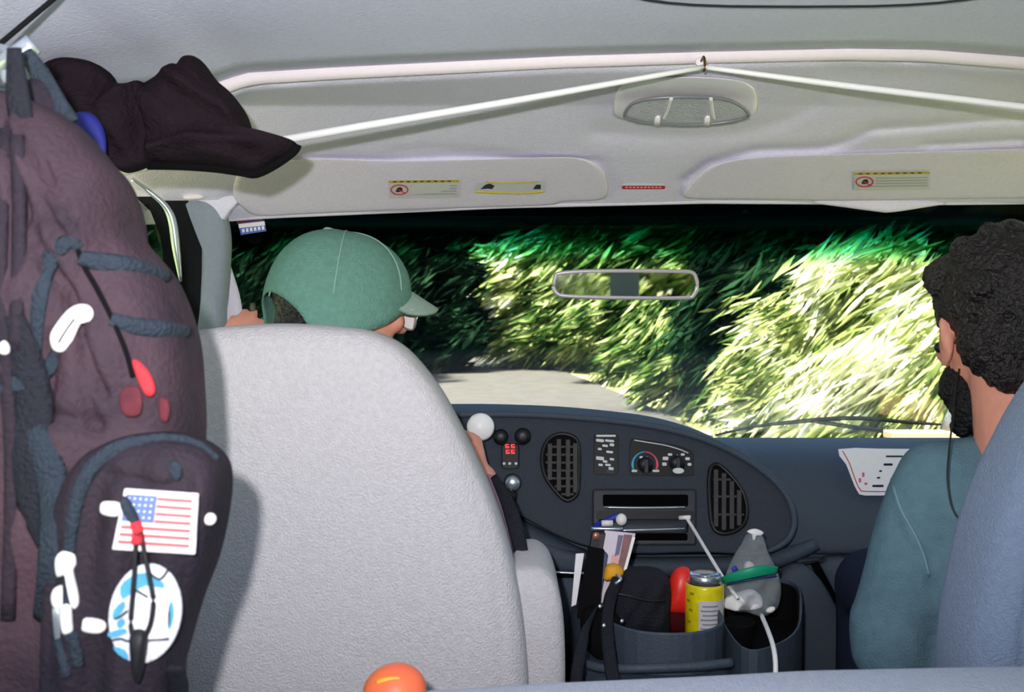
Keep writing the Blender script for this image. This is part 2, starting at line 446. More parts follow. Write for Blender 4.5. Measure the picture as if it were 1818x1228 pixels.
# outer roof skin above the liner (keeps the sun out)
tag(box('roof', XL - 0.06, XR + 0.06, -1.75, 1.62, 1.47, 1.50, M_pillar, bevel=0.01), kind='structure')
V = [(XL - .06, 1.60, 1.50), (XR + .06, 1.60, 1.50), (XR + .06, 2.08, 1.26), (XL - .06, 2.08, 1.26),
     (XL - .06, 1.60, 1.46), (XR + .06, 1.60, 1.46), (XR + .06, 2.08, 1.235), (XL - .06, 2.08, 1.235)]
tag(mk('roof_front', V, [(0, 1, 2, 3), (7, 6, 5, 4), (0, 4, 5, 1), (1, 5, 6, 2), (2, 6, 7, 3), (3, 7, 4, 0)], M_pillar, smooth=False), kind='structure')
tag(box('floor', XL, XR, -1.7, 2.75, -0.04, 0.0, M_carpet), kind='structure')
# side walls with window openings
def side_wall(nm, x, sgn, wn):
    t = 0.03
    x0, x1 = (x - t, x) if sgn < 0 else (x, x + t)
    w0 = box(nm, x0, x1, -1.7, 2.35, 0.0, 0.72, M_pillar, bevel=0.004); tag(w0, kind='structure')
    box('wall_panel', x0, x1, -1.7, 1.55, 1.22, 1.36, M_pillar, w0, bevel=0.004)
    for ya, yb in ((-1.7, -1.5), (-0.25, -0.10), (1.15, 1.32)): box('pillar', x0, x1, ya, yb, 0.72, 1.22, M_pillar, w0, bevel=0.004)
    for i, (ya, yb) in enumerate(((-1.5, -0.25), (-0.10, 1.15), (1.32, 2.05))):
        g = box('window_%d' % (wn + i), (x0 + x1) / 2 - .003, (x0 + x1) / 2 + .003, ya, yb, 0.72, 1.22 if i < 2 else 1.20, MG_side); tag(g, kind='structure')
MG_side = glass_mat('side_glass', tint=(0.75, 0.80, 0.77), refl=0.6)
side_wall('wall_left', XL, -1, 2); side_wall('wall_right', XR, 1, 5)
wb = box('wall_back', XL, XR, -1.73, -1.70, 0.0, 0.8, M_pillar); tag(wb, kind='structure')
box('wall_panel', XL, XR, -1.73, -1.70, 1.15, 1.46, M_pillar, wb)
for xa, xb in ((XL, XL + .2), (0.14, 0.30), (XR - .2, XR)): box('pillar', xa, xb, -1.73, -1.70, 0.8, 1.15, M_pillar, wb)

# windshield
MG_wind = glass_mat('windshield_glass', band=(1.085, 1.19), tint=(0.97, 0.98, 0.95), refl=0.35)
def wind(u, v):
    x = -0.74 + u * 1.96
    bow = 0.10 * ((x - 0.24) / 0.95) ** 2
    zt, zb = 1.222, 0.60; Y = 2.055 + (2.66 - 2.055) * v
    return (x, Y - bow * (0.4 + 0.6 * v) + 0.01, zt + (zb - zt) * v)
wg = grid('window_1', wind, 24, 8, MG_wind, thick=0.005); tag(wg, kind='structure')
# header strip of the windshield opening
hp = [P(x, edge_py(x) - 2, 2.028) for x in range(400, 2150, 50)]
tag(tube('trim_2', hp, 0.0055, M_visor, sm=2, sides=8), kind='structure')
tag(tube('trim_12', [(1.11, 1.96, 1.26), (1.12, 2.06, 1.16), (1.12, 2.28, .92), (1.12, 2.50, .68)], [.03, .035, .038, .04], M_pillar, sides=12), kind='structure')
# little downward point of the liner at the header (rain sensor cover)
tag(pillow('trim_3', [(1440, 358), (1500, 368), (1560, 376), (1580, 377), (1630, 370), (1680, 359), (1560, 352)], (1570, 363), 2.02, 0.008, 0.008, M_visor, rings=5), kind='structure')

# A-pillar, left: grey garnish, black seal, bright strip, door window frame
tag(pillow('trim_4', [(330, 352), (345, 345), (368, 346), (390, 362), (404, 392), (408, 440), (402, 520), (398, 560), (396, 640), (350, 660), (358, 560), (362, 470), (360, 410), (346, 376)],
       (378, 470), 1.99, 0.03, 0.04, M_pillar, rings=8, p=3), kind='structure')
tag(pillow('trim_5', [(400, 540), (404, 490), (405, 462), (412, 480), (424, 520), (430, 560), (432, 620), (408, 620)], (416, 570), 2.06, 0.014, 0.02, M_visor, rings=6), kind='structure')
tag(slab('trim_6', cr([(225, 312), (262, 296), (300, 318), (345, 356), (368, 410), (366, 470), (368, 560), (372, 720), (322, 720), (322, 560), (320, 480), (312, 425), (294, 380), (262, 345)], 3), 1.99, -0.04, 0.02, M_weather, bevel=0.008), kind='structure')
tag(tube('trim_7', [P(234, 318, 1.90), P(262, 338, 1.915), P(292, 364, 1.93), P(306, 392, 1.94), P(313, 440, 1.945), P(321, 500, 1.95)],
     [0.004, 0.0045, 0.006, 0.0085, 0.0085, 0.003], M_chrome, sides=10), kind='structure')
tag(slab('wall_front_left', [(-200, 300), (226, 306), (270, 348), (300, 380), (316, 425), (325, 480), (328, 720), (290, 720), (296, 480), (288, 420), (270, 375), (225, 335), (-200, 330)], 1.97, -0.01, 0.01, M_weather), kind='structure')
# cove panel between roof and left pillar (grey, under the jacket)
tag(slab('trim_8', cr([(256, 290), (330, 284), (420, 296), (440, 340), (412, 376), (398, 392), (380, 372), (360, 362), (330, 346), (298, 320)], 3), 1.99, 0.0, 0.02, M_liner, bevel=0.004), kind='structure')
tag(pillow('trim_9', [(325, 347), (345, 344), (360, 347), (358, 353), (330, 355)], (342, 350), 1.955, 0.006, 0.01, M_lip, rings=4), kind='structure')

# dark curve of the roof hatch at the top edge
hz = roof_z(0.3) - 0.004
t_ = thing('ceiling_vent', (0.36, 1.03, hz), 'rounded roof hatch rim of which only the front curve shows on the ceiling', 'vent')
R_ = [(0.36 + 0.27 * math.copysign(abs(math.cos(a)) ** 0.6, math.cos(a)), 1.03 + 0.235 * math.copysign(abs(math.sin(a)) ** 0.6, math.sin(a)), hz) for a in [2 * PI * k / 40 for k in range(40)]]
tube('rim', R_, 0.006, M_dkgrey, t_, sm=1, closed=True)
mk('vent_panel', [Vector(p) + Vector((0, 0, 0.002)) for p in R_] + [Vector(p) + Vector((0, 0, -0.004)) for p in R_],
   [tuple(range(40)), tuple(range(79, 39, -1))] + [(i, (i + 1) % 40, 40 + (i + 1) % 40, 40 + i) for i in range(40)], M_roof, t_, smooth=False)
# cove seam, upper left corner
tag(tube('trim_10', [P(-60, 130, 1.08), P(0, 78, 1.08), P(50, 36, 1.08), P(100, -6, 1.08), P(160, -60, 1.08)], 0.003, M_weather), kind='structure')

# ------------------------------------------------------------------ outside
RZ = -0.65
def terrain(u, v):
    x = -45 + 100 * u; y = -40 + 116 * v
    z = RZ - 0.02 + max(0, (y - 36)) * 0.25 + (0.02 * math.sin(x * 1.3) * math.cos(y))
    return (x, y, z)
tag(grid('ground', terrain, 60, 58, M_grass), kind='structure')
def road_c(y): return 0.9 - 0.0034 * max(0, y - 5) ** 2 * 1.0
def road(u, v):
    y = -6 + 46 * v; x = road_c(y) - 4.6 + u * 6.4 + 0.0
    return (x, y, RZ + 0.02)
tag(grid('road', road, 8, 60, M_asphalt), kind='structure')
def hill(u, v):
    a = (-0.75 + 1.5 * u); r = 50 + 14 * v
    return (r * math.sin(a), r * math.cos(a), -1 + 17 * v + 2.5 * math.sin(u * 37) * v)
tag(grid('hill', hill, 60, 8, M_hill), kind='structure')
# van bonnet beyond the glass
def hood(u, v):
    x = -0.66 + u * 1.76; y = 2.70 + v * 0.75
    return (x, y, 0.585 - 0.13 * v - 0.05 * v * v - 0.05 * ((x - 0.22) / 0.9) ** 2)
M_hood = mat('bonnet_paint', (40, 74, 58), 0.25, spec=0.5, coat=0.6, var=0.02, vscale=20)  # green of the mirrored foliage is put into the base colour
tag(grid('trim_11', hood, 20, 10, M_hood, thick=0.01), kind='structure')

def leaves(name, centers, spread, n, L, W, m, parent, tilt=0.75, jit=0.30):
    """n long folded leaves about clump centres; they lean up to the right like the photographed sprays"""
    C = np.array(centers); k = RNG.integers(0, len(C), n)
    pos = C[k] + RNG.normal(0, 1, (n, 3)) * np.array(spread)
    ct = tilt + RNG.normal(0, 0.22, len(C)); cs_ = RNG.uniform(0.55, 1.45, len(C)); ti = ct[k]
    d = np.stack([np.cos(ti), RNG.normal(0, 0.22, n), np.sin(ti)], 1) + RNG.normal(0, jit * 0.5, (n, 3))
    d /= np.linalg.norm(d, axis=1)[:, None]
    a = RNG.normal(0, 1, (n, 3)); s = np.cross(d, a); s /= np.linalg.norm(s, axis=1)[:, None]
    up = np.cross(s, d)
    l = L * (RNG.uniform(0.5, 1.3, n) * cs_[k])[:, None]; wd = W * (RNG.uniform(0.6, 1.3, n) * cs_[k])[:, None]
    v = np.stack([pos - d * l / 2, pos + s * wd / 2 + d * l * 0.05, pos + d * l / 2 - up * l * 0.12, pos - s * wd / 2 + d * l * 0.05], 1).reshape(-1, 3)
    me = bpy.data.meshes.new(name); me.vertices.add(4 * n); me.vertices.foreach_set('co', v.ravel())
    q = np.arange(4 * n).reshape(-1, 4)
    f = np.stack([q[:, 0], q[:, 1], q[:, 2], q[:, 0], q[:, 2], q[:, 3]], 1).reshape(-1)
    me.loops.add(6 * n); me.loops.foreach_set('vertex_index', f.astype(np.int32))
    me.polygons.add(2 * n); me.polygons.foreach_set('loop_start', np.arange(0, 6 * n, 3, dtype=np.int32))
    me.update(calc_edges=True)
    o = link(name, me, m, parent); o['kind'] = 'stuff'; return o

def shrub(x, y, rx, rz, n, m, label, name='bush', cat='bush', group=None, L=0.34, W=0.05, z0=RZ, trunk=0.0, ncl=26, cz=None, tilt=0.75, ry=None):
    t = thing(name, (x, y, z0), label, cat, group)
    ry = ry or rx * 0.8; zc = cz if cz is not None else z0 + rz * 0.95
    cs = []
    for i in range(ncl):
        a = RNG.uniform(0, 2 * PI); b = math.asin(RNG.uniform(-0.9, 1)); r = RNG.uniform(0.5, 1.0)
        cs.append((x + rx * r * math.cos(b) * math.cos(a), y + ry * r * math.cos(b) * math.sin(a), zc + rz * r * math.sin(b)))
    s = max(rx, rz) * 0.13
    leaves('foliage', cs, (s, s, s * 0.8), n, L, W, m, t, tilt)
    th = trunk or 0.05
    tube('trunk', [(x, y, z0 - .05), (x + .06, y, z0 + (zc - z0) * .5), (x - .03, y + .05, zc)], [th * 1.25, th, th * .7], M_bark, t, sides=9)
    for i in range(0, min(ncl, 5)):
        c = cs[i]; tube('branch', [(x + .04, y, z0 + (zc - z0) * .5), ((x + c[0]) / 2, (y + c[1]) / 2, (zc + c[2]) / 2 - .1), c], [th * .45, th * .3, th * .12], M_bark, t, sides=6)
    return t
def at(px, Y): return (px - 909) / F * Y

B = [  # px, Y, rx, rz, n, material, label
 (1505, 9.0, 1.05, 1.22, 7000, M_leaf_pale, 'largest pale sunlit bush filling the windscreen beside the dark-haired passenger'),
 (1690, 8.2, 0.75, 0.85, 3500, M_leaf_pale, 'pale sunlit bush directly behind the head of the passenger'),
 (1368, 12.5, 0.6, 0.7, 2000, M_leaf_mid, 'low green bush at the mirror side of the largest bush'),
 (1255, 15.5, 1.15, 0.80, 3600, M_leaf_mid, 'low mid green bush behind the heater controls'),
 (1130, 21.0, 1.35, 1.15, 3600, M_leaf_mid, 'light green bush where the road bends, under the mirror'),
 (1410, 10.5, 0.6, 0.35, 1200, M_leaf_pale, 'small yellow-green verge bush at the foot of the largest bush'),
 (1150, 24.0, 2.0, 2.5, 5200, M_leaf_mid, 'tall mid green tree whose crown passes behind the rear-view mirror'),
 (1296, 14.2, 0.6, 1.45, 2600, M_leaf_shade, 'dark green tree in the gap right of the rear-view mirror'),
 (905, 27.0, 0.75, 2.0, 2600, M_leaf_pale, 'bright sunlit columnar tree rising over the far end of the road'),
 (775, 25.0, 0.8, 1.6, 2200, M_leaf_shade, 'dark green tree over the tip of the cap brim'),
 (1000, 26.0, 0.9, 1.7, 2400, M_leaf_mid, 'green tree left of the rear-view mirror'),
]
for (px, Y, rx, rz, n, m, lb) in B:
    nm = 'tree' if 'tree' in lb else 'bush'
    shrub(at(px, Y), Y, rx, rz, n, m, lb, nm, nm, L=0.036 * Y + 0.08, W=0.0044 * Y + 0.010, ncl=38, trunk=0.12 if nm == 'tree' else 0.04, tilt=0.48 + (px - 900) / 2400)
# wood behind: tall trees alike, in a row, shade put into their leaf colour
k = 0
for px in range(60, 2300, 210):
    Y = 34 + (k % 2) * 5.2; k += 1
    shrub(at(px, Y), Y, 2.15, 4.2, 4200, M_leaf_shade, 'tall tree with shade painted into its leaves in the wood closing the view behind the roadside bushes', 'shade_dark_tree', 'tree', 'shade-dark trees of the far wood', L=1.0, W=0.22, trunk=0.2, cz=RZ + 4.2)
# unseen crowns added to darken the left side and the top of the view
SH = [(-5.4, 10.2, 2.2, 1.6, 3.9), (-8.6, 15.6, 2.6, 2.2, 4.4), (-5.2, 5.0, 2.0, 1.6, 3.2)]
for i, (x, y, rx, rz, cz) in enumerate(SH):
    shrub(x, y, rx, rz, 7000, M_leaf_shade, ['added dark tree shading the left verge, middle one of three', 'farthest added dark tree shading the left verge', 'nearest dark tree added for shade, outside the driver door'][i],
          'added_shade_tree', 'tree', L=0.4, W=0.1, trunk=0.16, cz=cz)
for i, (px, Y) in enumerate(((450, 15), (560, 21), (680, 25), (330, 11), (200, 9))):  # dark bushes and trees, shade painted into the leaf colour
    shrub(at(px, Y), Y, 0.075 * Y, 0.10 * Y + .3, 3200, M_leaf_shade,
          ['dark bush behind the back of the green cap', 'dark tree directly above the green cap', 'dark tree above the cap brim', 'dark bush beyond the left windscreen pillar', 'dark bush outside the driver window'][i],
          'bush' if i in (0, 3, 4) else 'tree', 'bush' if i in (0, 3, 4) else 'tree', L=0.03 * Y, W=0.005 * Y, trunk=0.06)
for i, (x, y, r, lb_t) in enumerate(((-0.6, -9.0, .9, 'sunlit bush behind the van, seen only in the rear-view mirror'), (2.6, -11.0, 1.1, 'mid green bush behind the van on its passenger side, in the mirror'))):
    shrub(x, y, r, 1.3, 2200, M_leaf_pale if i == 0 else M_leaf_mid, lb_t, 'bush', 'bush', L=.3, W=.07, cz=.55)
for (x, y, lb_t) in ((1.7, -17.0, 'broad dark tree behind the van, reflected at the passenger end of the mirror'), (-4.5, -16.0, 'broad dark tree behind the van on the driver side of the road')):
    shrub(x, y, 3.0, 2.6, 5000, M_leaf_shade if x < 0 else M_leaf_mid, lb_t, 'tree', 'tree', L=.7, W=.2, cz=1.6, trunk=.15)
# verge grass
gs = [(at(px, Y) + RNG.normal(0, .3), Y, RZ + 0.1) for Y in np.arange(9.5, 22, 0.35) for px in range(1120 if Y < 15 else 960, 1750, 55)]
gs = [g for g in gs if g[0] > road_c(g[1]) + 2.2]
o = leaves('verge_grass', gs, (0.25, 0.25, 0.08), 9000, 0.36, 0.06, M_leaf_pale, None, tilt=0.9)
tag(o, 'pale tufted grass along the road verge under the bushes', 'grass', kind='stuff')

# ------------------------------------------------------------------ dashboard
dash = thing('dashboard', P(1150, 900, 2.0), 'slate grey moulded van dashboard with oval centre panel', 'dashboard')
YC = 2.0
def prof_at(x):
    # Y, z pairs of the cross-section from the glass to the knees
    return [(2.66, .60), (2.62, .64), (2.45, .665), (2.28, .70), (2.17, .703), (2.09, .685), (2.035, .64), (2.0, .58), (1.985, .53), (1.985, .507),
            (2.0, .497), (1.975, .487), (1.955, .44), (1.96, .33), (2.02, .2), (2.3, .15), (2.66, .12)]
PRF = cr([(2.66, .60), (2.62, .64), (2.45, .665), (2.28, .70), (2.17, .703), (2.09, .685), (2.035, .64), (2.0, .58), (1.985, .53), (1.985, .507),
            (2.0, .497), (1.975, .487), (1.955, .44), (1.96, .33), (2.02, .2), (2.3, .15), (2.66, .12)], 4, closed=False)
def dashbody(u, v):
    x = -0.66 + u * 1.76
    pr = PRF; k = min(len(pr) - 1, int(round(v * (len(pr) - 1))))
    y, z = pr[k]
    s = 0.0
    d = abs(x - 0.72); 
    gx = 0.475 + 0.10 * (z - 0.6)   # the raised crease right of the panel
    if z > 0.5 and y < 2.3: s = -0.006 * math.exp(-((x - gx) / 0.010) ** 2)
    return (x, y + s, z + (0 if y > 2.3 else -s * 0.3))
grid('dash_shell', dashbody, 200, 64, M_dash, dash)
for x in (-0.66, 1.10): 
    pr = prof_at(x); mk('end_cap', [(x, y, z) for y, z in pr], [tuple(range(len(pr)))], M_dash, dash, smooth=False)

def Yp(px, py): return 1.955 + (850 - py) * 0.00042
OUT = [(560, 745), (700, 735), (820, 733), (900, 734), (1000, 738), (1100, 747), (1180, 758), (1250, 777), (1310, 803), (1360, 836), (1395, 872), (1412, 908), (1414, 935),
       (1400, 962), (1372, 978), (1330, 985), (1240, 982), (1120, 984), (1045, 972), (985, 950), (930, 920), (880, 890), (800, 870), (560, 870)]
slab('centre_panel', cr(OUT, 3), Yp, -0.20, 0.0, M_panel, dash, bevel=0.008, seg=3, smooth=False)
rim = [(760, 736), (900, 735), (1000, 739), (1100, 748), (1180, 760), (1250, 779), (1310, 806), (1360, 839), (1393, 874), (1408, 908), (1409, 935), (1396, 960), (1366, 977), (1330, 984)]
tube('panel_rim', [P(x, y, Yp(x, y) - 0.004) for x, y in rim], [0.007] * 4 + [0.0075] * 4 + [0.006] * 4 + [.005, .003], M_dash, dash, sides=10)
# roll below the panel
tube('lower_roll', [P(x, y, 1.955) for x, y in [(880, 925), (940, 960), (1010, 990), (1060, 1003), (1150, 1006), (1260, 1004), (1340, 1000), (1400, 985), (1450, 965)]],
     [0.03, 0.032, 0.028, 0.02, 0.0185, 0.0185, 0.018, 0.016, 0.012], M_dash, dash, sides=14)
pillow('knee_panel', [(860, 920), (930, 938), (1000, 968), (1050, 985), (1050, 1012), (980, 1013), (900, 1010), (860, 990)], (960, 985), 1.95, 0.03, 0.1, M_dash, dash, rings=8, p=3)
tube('silver_strip', [P(900, 1012, 1.915), P(960, 1014, 1.913), P(1020, 1017, 1.912), P(1052, 1017, 1.912)], 0.0035, M_chrome, dash, flat=0.8)
slab('dark_kick_panel', [(860, 1012), (1500, 1004), (1530, 1250), (860, 1250)], 2.0, -0.04, 0.04, M_matte, dash)
pf = lambda x, y: Yp(x, y)
# vents
def vent(nm, outline, bars_v, bars_h, tr):
    v = slab(nm, outline, pf, -0.004, 0.0035, M_matte, dash)
    O = outline
    tube('vent_bezel', [P(x, y, Yp(x, y) - 0.004) for x, y in O], 0.0042, M_black, v, sm=1, closed=True)
    import itertools
    xs = [p[0] for p in O]; ys = [p[1] for p in O]
    def span_y(x):
        c = []
        for i in range(len(O)):
            (ax, ay), (bx, by) = O[i], O[(i + 1) % len(O)]
            if (ax - x) * (bx - x) <= 0 and ax != bx: c.append(ay + (by - ay) * (x - ax) / (bx - ax))
        return (min(c), max(c)) if len(c) > 1 else None
    def span_x(y):
        c = []
        for i in range(len(O)):
            (ax, ay), (bx, by) = O[i], O[(i + 1) % len(O)]
            if (ay - y) * (by - y) <= 0 and ay != by: c.append(ax + (bx - ax) * (y - ay) / (by - ay))
        return (min(c), max(c)) if len(c) > 1 else None
    for x in bars_v:
        s = span_y(x)
        if s and s[1] - s[0] > 20: slab('slat', [(x - 4, s[0] + 8), (x + 4, s[0] + 8), (x + 4, s[1] - 8), (x - 4, s[1] - 8)], pf, 0.002, 0.008, tr, v, bevel=0.0008)
    for y in bars_h:
        s = span_x(y)
        if s and s[1] - s[0] > 20: slab('slat', [(s[0] + 6, y - 2), (s[1] - 6, y - 2), (s[1] - 6, y + 2), (s[0] + 6, y + 2)], pf, 0.002, 0.0065, tr, v, bevel=0.0008)
M_vent = mat('vent_slat_plastic', (58, 56, 56), 0.6, spec=0.35, var=0.15, vscale=120)
vo1 = cr([(1000, 770), (1022, 778), (1028, 800), (1027, 860), (1022, 880), (1005, 888), (985, 870), (968, 845), (962, 815), (968, 788), (982, 774)], 3)
vent('air_vent', [tuple(p) for p in vo1], [976, 992, 1008, 1021], [792, 806, 820, 834, 848, 862, 876], M_vent)
vo2 = cr([(1272, 824), (1292, 838), (1316, 868), (1326, 900), (1322, 928), (1302, 944), (1278, 946), (1264, 930), (1259, 880), (1260, 836)], 3)
vent('air_vent', [tuple(p) for p in vo2], [1270, 1284, 1298, 1311], [850, 880, 912], M_vent)
# pods and knobs left
def knob(nm, px, py, rp, m, lab=None, d=0.018, par=dash, dome=True, ring=None):
    c = P(px, py, Yp(px, py)); r = rp / F * c.y
    prof = [(r * 1.08, 0), (r * 1.04, d * .5), (r, d * .8), (r * .82, d), (r * .4, d * 1.08), (0.0005, d * 1.1)] if dome else [(r, 0), (r, d), (r * .9, d * 1.05), (0.0005, d * 1.05)]
    o = lathe(nm, prof, c, m, par, axis=(0, -1, 0))
    if lab: o['label'] = lab
    return o
dk = lathe('suction_disc', [(0.0005, 0), (0.024, 0.0), (0.0262, 0.004), (0.0262, 0.012), (0.022, 0.018), (0.0005, 0.021)], P(853, 757, 1.9), M_white, None, axis=(0.05, -1, 0.05), n=36)
tag(dk, 'white round disc stuck on the dash beside the seat shoulder', 'disc')
knob('round_knob', 889, 775, 13, M_black); knob('round_knob', 928, 774, 14, M_black)
slab('knob_mark', [(922, 769), (934, 769), (932, 774), (924, 776)], pf, 0.0195, 0.0205, M_dkgrey, dash)
dv = slab('switch_pod', rrect(890, 786, 922, 831, 7), pf, 0, 0.010, M_black, None, bevel=0.0025); tag(dv, 'small black brake controller with red lit digits on the dash', 'controller')
M_led = mat('red_digits', (60, 8, 10), 0.5, emit=(255, 70, 70), estr=1.3)
for (x, y) in ((898, 790), (908, 790), (899, 800), (908, 800)):
    slab('digit', [(x - 1, y - 3.2), (x + 6, y - 3.2), (x + 6, y - 1.6), (x + 1.4, y - 1.6), (x + 1.4, y + 0.6), (x + 6, y + .6), (x + 6, y + 4), (x - 1, y + 4), (x - 1, y + 2.6), (x + 3.8, y + 2.6), (x + 3.8, y + 1.8), (x - 1, y + 1.8)], pf, 0.0095, 0.0108, M_led, dv)
for x in (895, 905, 916): slab('button', ell(x, 821, 2.6, 2.4, 10), pf, 0.009, 0.0115, M_mark, dv)
kb = knob('silver_knob', 910, 855, 13.5, M_chrome, 'silver knob', d=0.024); 
lathe('knob_collar', [(0.0175, 0), (0.0175, 0.008), (0.015, 0.01), (0.0005, 0.01)], P(910, 856, Yp(910, 856)), M_black, dash, axis=(0, -1, 0))
knob('ball_knob', 905, 878, 13, M_black, d=0.03)
# switch block
sb = slab('switch_block', rrect(1054, 770, 1098, 842, 6), pf, -0.003, 0.003, M_black, dash, bevel=0.001)
slab('chrome_line', rrect(1058, 771, 1093, 774.5, 1.5), pf, 0.003, 0.005, M_mark, sb)
for pts in ([(1058, 778, 14, 5)], [(1074, 779, 16, 4)], [(1069, 788, 10, 4)], [(1082, 786, 8, 5)], [(1061, 794, 7, 4)], [(1076, 799, 12, 4)], [(1058, 809, 14, 6)], [(1070, 816, 8, 4)],
            [(1082, 812, 8, 4)], [(1062, 822, 8, 4)], [(1074, 822, 10, 4)], [(1080, 828, 9, 5)], [(1076, 833, 13, 6)]):
    x, y, w_, h_ = pts[0]; slab('legend_mark', rrect(x, y, x + w_, y + h_, 1.5, 2, 0.1), pf, 0.003, 0.004, M_mark if y < 832 else M_dkgrey, sb)
# heater controls
hc = slab('heater_control', cr([(1121, 779), (1130, 779), (1180, 786), (1222, 797), (1231, 808), (1231, 838), (1224, 844), (1130, 843), (1119, 838), (1117, 800)], 3), pf, -0.003, 0.003, M_black, dash, bevel=0.001)
tube('chrome_line', [P(x, y, Yp(x, y) - 0.004) for x, y in [(1126, 781), (1150, 785), (1180, 790), (1205, 797), (1222, 804)]], 0.0012, M_mark, hc)
def arc(cx, cy, r, a0, a1, n=12): return [(cx + r * math.cos(math.radians(a0 + (a1 - a0) * k / n)), cy - r * math.sin(math.radians(a0 + (a1 - a0) * k / n))) for k in range(n + 1)]
tube('cool_arc', [P(x, y, Yp(x, y) - 0.004) for x, y in arc(1145, 824, 22, 205, 92)], 0.0026, M_cyan, hc, sm=1, flat=0.5)['label'] = 'pale blue arc'
tube('warm_arc', [P(x, y, Yp(x, y) - 0.004) for x, y in arc(1145, 824, 22, 88, -25)], 0.0026, M_pink, hc, sm=1, flat=0.5)['label'] = 'pink arc'
for (cx, cy) in ((1145, 824), (1201, 821)):
    kn = lathe('dial', [(0.0155, 0.002), (0.0150, 0.014), (0.0135, 0.017), (0.0005, 0.0175)], P(cx, cy, Yp(cx, cy)), M_black, hc, axis=(0, -1, 0), n=24)
    slab('dial_grip', [(cx - 3, cy - 12), (cx + 3, cy - 12), (cx + 3.5, cy + 12), (cx - 3.5, cy + 12)], pf, 0.016, 0.023, M_dkgrey, kn, bevel=0.001)
for (x, y, w_, h_) in ((1121, 833, 10, 4), (1158, 833, 12, 4), (1135, 809, 6, 4), (1144, 810, 6, 4), (1176, 810, 10, 6), (1175, 820, 8, 6), (1185, 804, 8, 4), (1200, 806, 3, 9), (1208, 804, 7, 4), (1216, 811, 8, 5), (1220, 821, 7, 5)):
    slab('legend_mark', rrect(x, y, x + w_, y + h_, 1.6, 2), pf, 0.003, 0.0042, M_mark, hc)
slab('legend_mark', ell(1201, 832, 10, 5, 16), pf, 0.018, 0.0235, M_mark, hc)
# radio / ashtray stack
M_gap = mat('slot_void', (5, 5, 6), 0.9, spec=0.05)
rd = slab('radio_bay', rrect(1052, 868, 1236, 967, 5), pf, -0.003, 0.004, M_dkgrey, dash, bevel=0.0015)
tube('bay_edge', [P(x, y, Yp(x, y) - 0.004) for x, y in rrect(1053, 869, 1235, 966, 4)], 0.0016, M_black, rd, sm=1, closed=True)
slab('slot', rrect(1070, 877, 1221, 898, 3), pf, 0.002, 0.0045, M_gap, rd)
tube('slot_lip', [P(1072, 900, Yp(0, 900) - 0.008), P(1140, 901, Yp(0, 901) - 0.009), P(1216, 900, Yp(0, 900) - 0.008)], 0.0035, M_chrome, rd, flat=0.7)
slab('slot', rrect(1058, 906, 1232, 922, 3), pf, 0.002, 0.0048, M_black, rd)
pillow('tray_front', rrect(1062, 921, 1222, 946, 5), (1142, 934), lambda x, y: Yp(x, y) - 0.008, 0.014, 0.006, M_dkgrey, rd, rings=6, sm=1, p=3)
tube('tray_lip', [P(1100, 941, Yp(0, 941) - 0.022), P(1150, 940, Yp(0, 940) - 0.024), P(1215, 938, Yp(0, 938) - 0.022)], 0.0032, M_chrome, rd, flat=0.7)
slab('slot', rrect(1100, 946, 1220, 958, 3), pf, 0.002, 0.0052, M_gap, rd)

# right-hand dash details: seam, glovebox, door edge
tube('glovebox_seam', [P(x, y, 1.955) for x, y in [(1380, 1012), (1430, 1000), (1500, 992), (1560, 988)]], 0.0035, M_black, dash)
tube('glovebox_strip', [P(x, y, 1.945) for x, y in [(1380, 1019), (1410, 1010), (1438, 1008)]], 0.004, M_dkgrey, dash)
slab('side_gap', [(1438, 1000), (1452, 996), (1512, 1108), (1500, 1120)], 1.93, 0, 0.004, M_gap, dash)
pillow('knee_bolster', [(1385, 1020), (1440, 1008), (1500, 1110), (1530, 1240), (1370, 1240), (1375, 1120)], (1440, 1140), 1.93, 0.02, 0.08, M_dash, dash, rings=8, p=3.5)
pillow('glovebox_door', [(1455, 1000), (1560, 992), (1700, 992), (1700, 1160), (1560, 1150), (1512, 1105)], (1580, 1070), 1.955, 0.02, 0.06, M_dash, dash, rings=8, p=4)

# printed card on the dash, tan pad
cardY = lambda x, y: 2.02 + (835 - y) * 0.0004
cd_ = slab('dash_notice', cr([(1488, 797), (1560, 796), (1640, 797), (1700, 798), (1700, 878), (1600, 878), (1535, 879), (1522, 872), (1512, 850), (1502, 824)], 2), cardY, 0.0, 0.002, M_paper); 
tag(cd_, 'white notice with thin red border on the dash behind the passenger shoulder', 'notice')
tube('border_line', [P(x, y, cardY(x, y) - 0.0025) for x, y in [(1496, 800), (1508, 822), (1518, 850), (1527, 868), (1540, 872), (1620, 872)]], 0.0009, M_redm, cd_)
for (x, y, w_, h_) in ((1568, 822, 16, 4), (1560, 834, 5, 3), (1556, 846, 6, 3), (1548, 860, 20, 4), (1530, 838, 4, 8), (1524, 848, 4, 8), (1534, 856, 5, 4), (1572, 808, 30, 3), (1580, 848, 14, 3)):
    slab('print_mark', rrect(x, y, x + w_, y + h_, 1, 1), cardY, 0.0015, 0.0028, M_pink if x < 1540 else M_slate, cd_)
pad = box('tan_pad', 0.935, 1.15, 2.44, 2.50, .672, .692, mat('tan_foam', (214, 178, 138), 0.9, var=0.05, vscale=60), bevel=0.003)
tag(pad, 'flat tan strip lying on the dash top at the foot of the windscreen', 'pad')
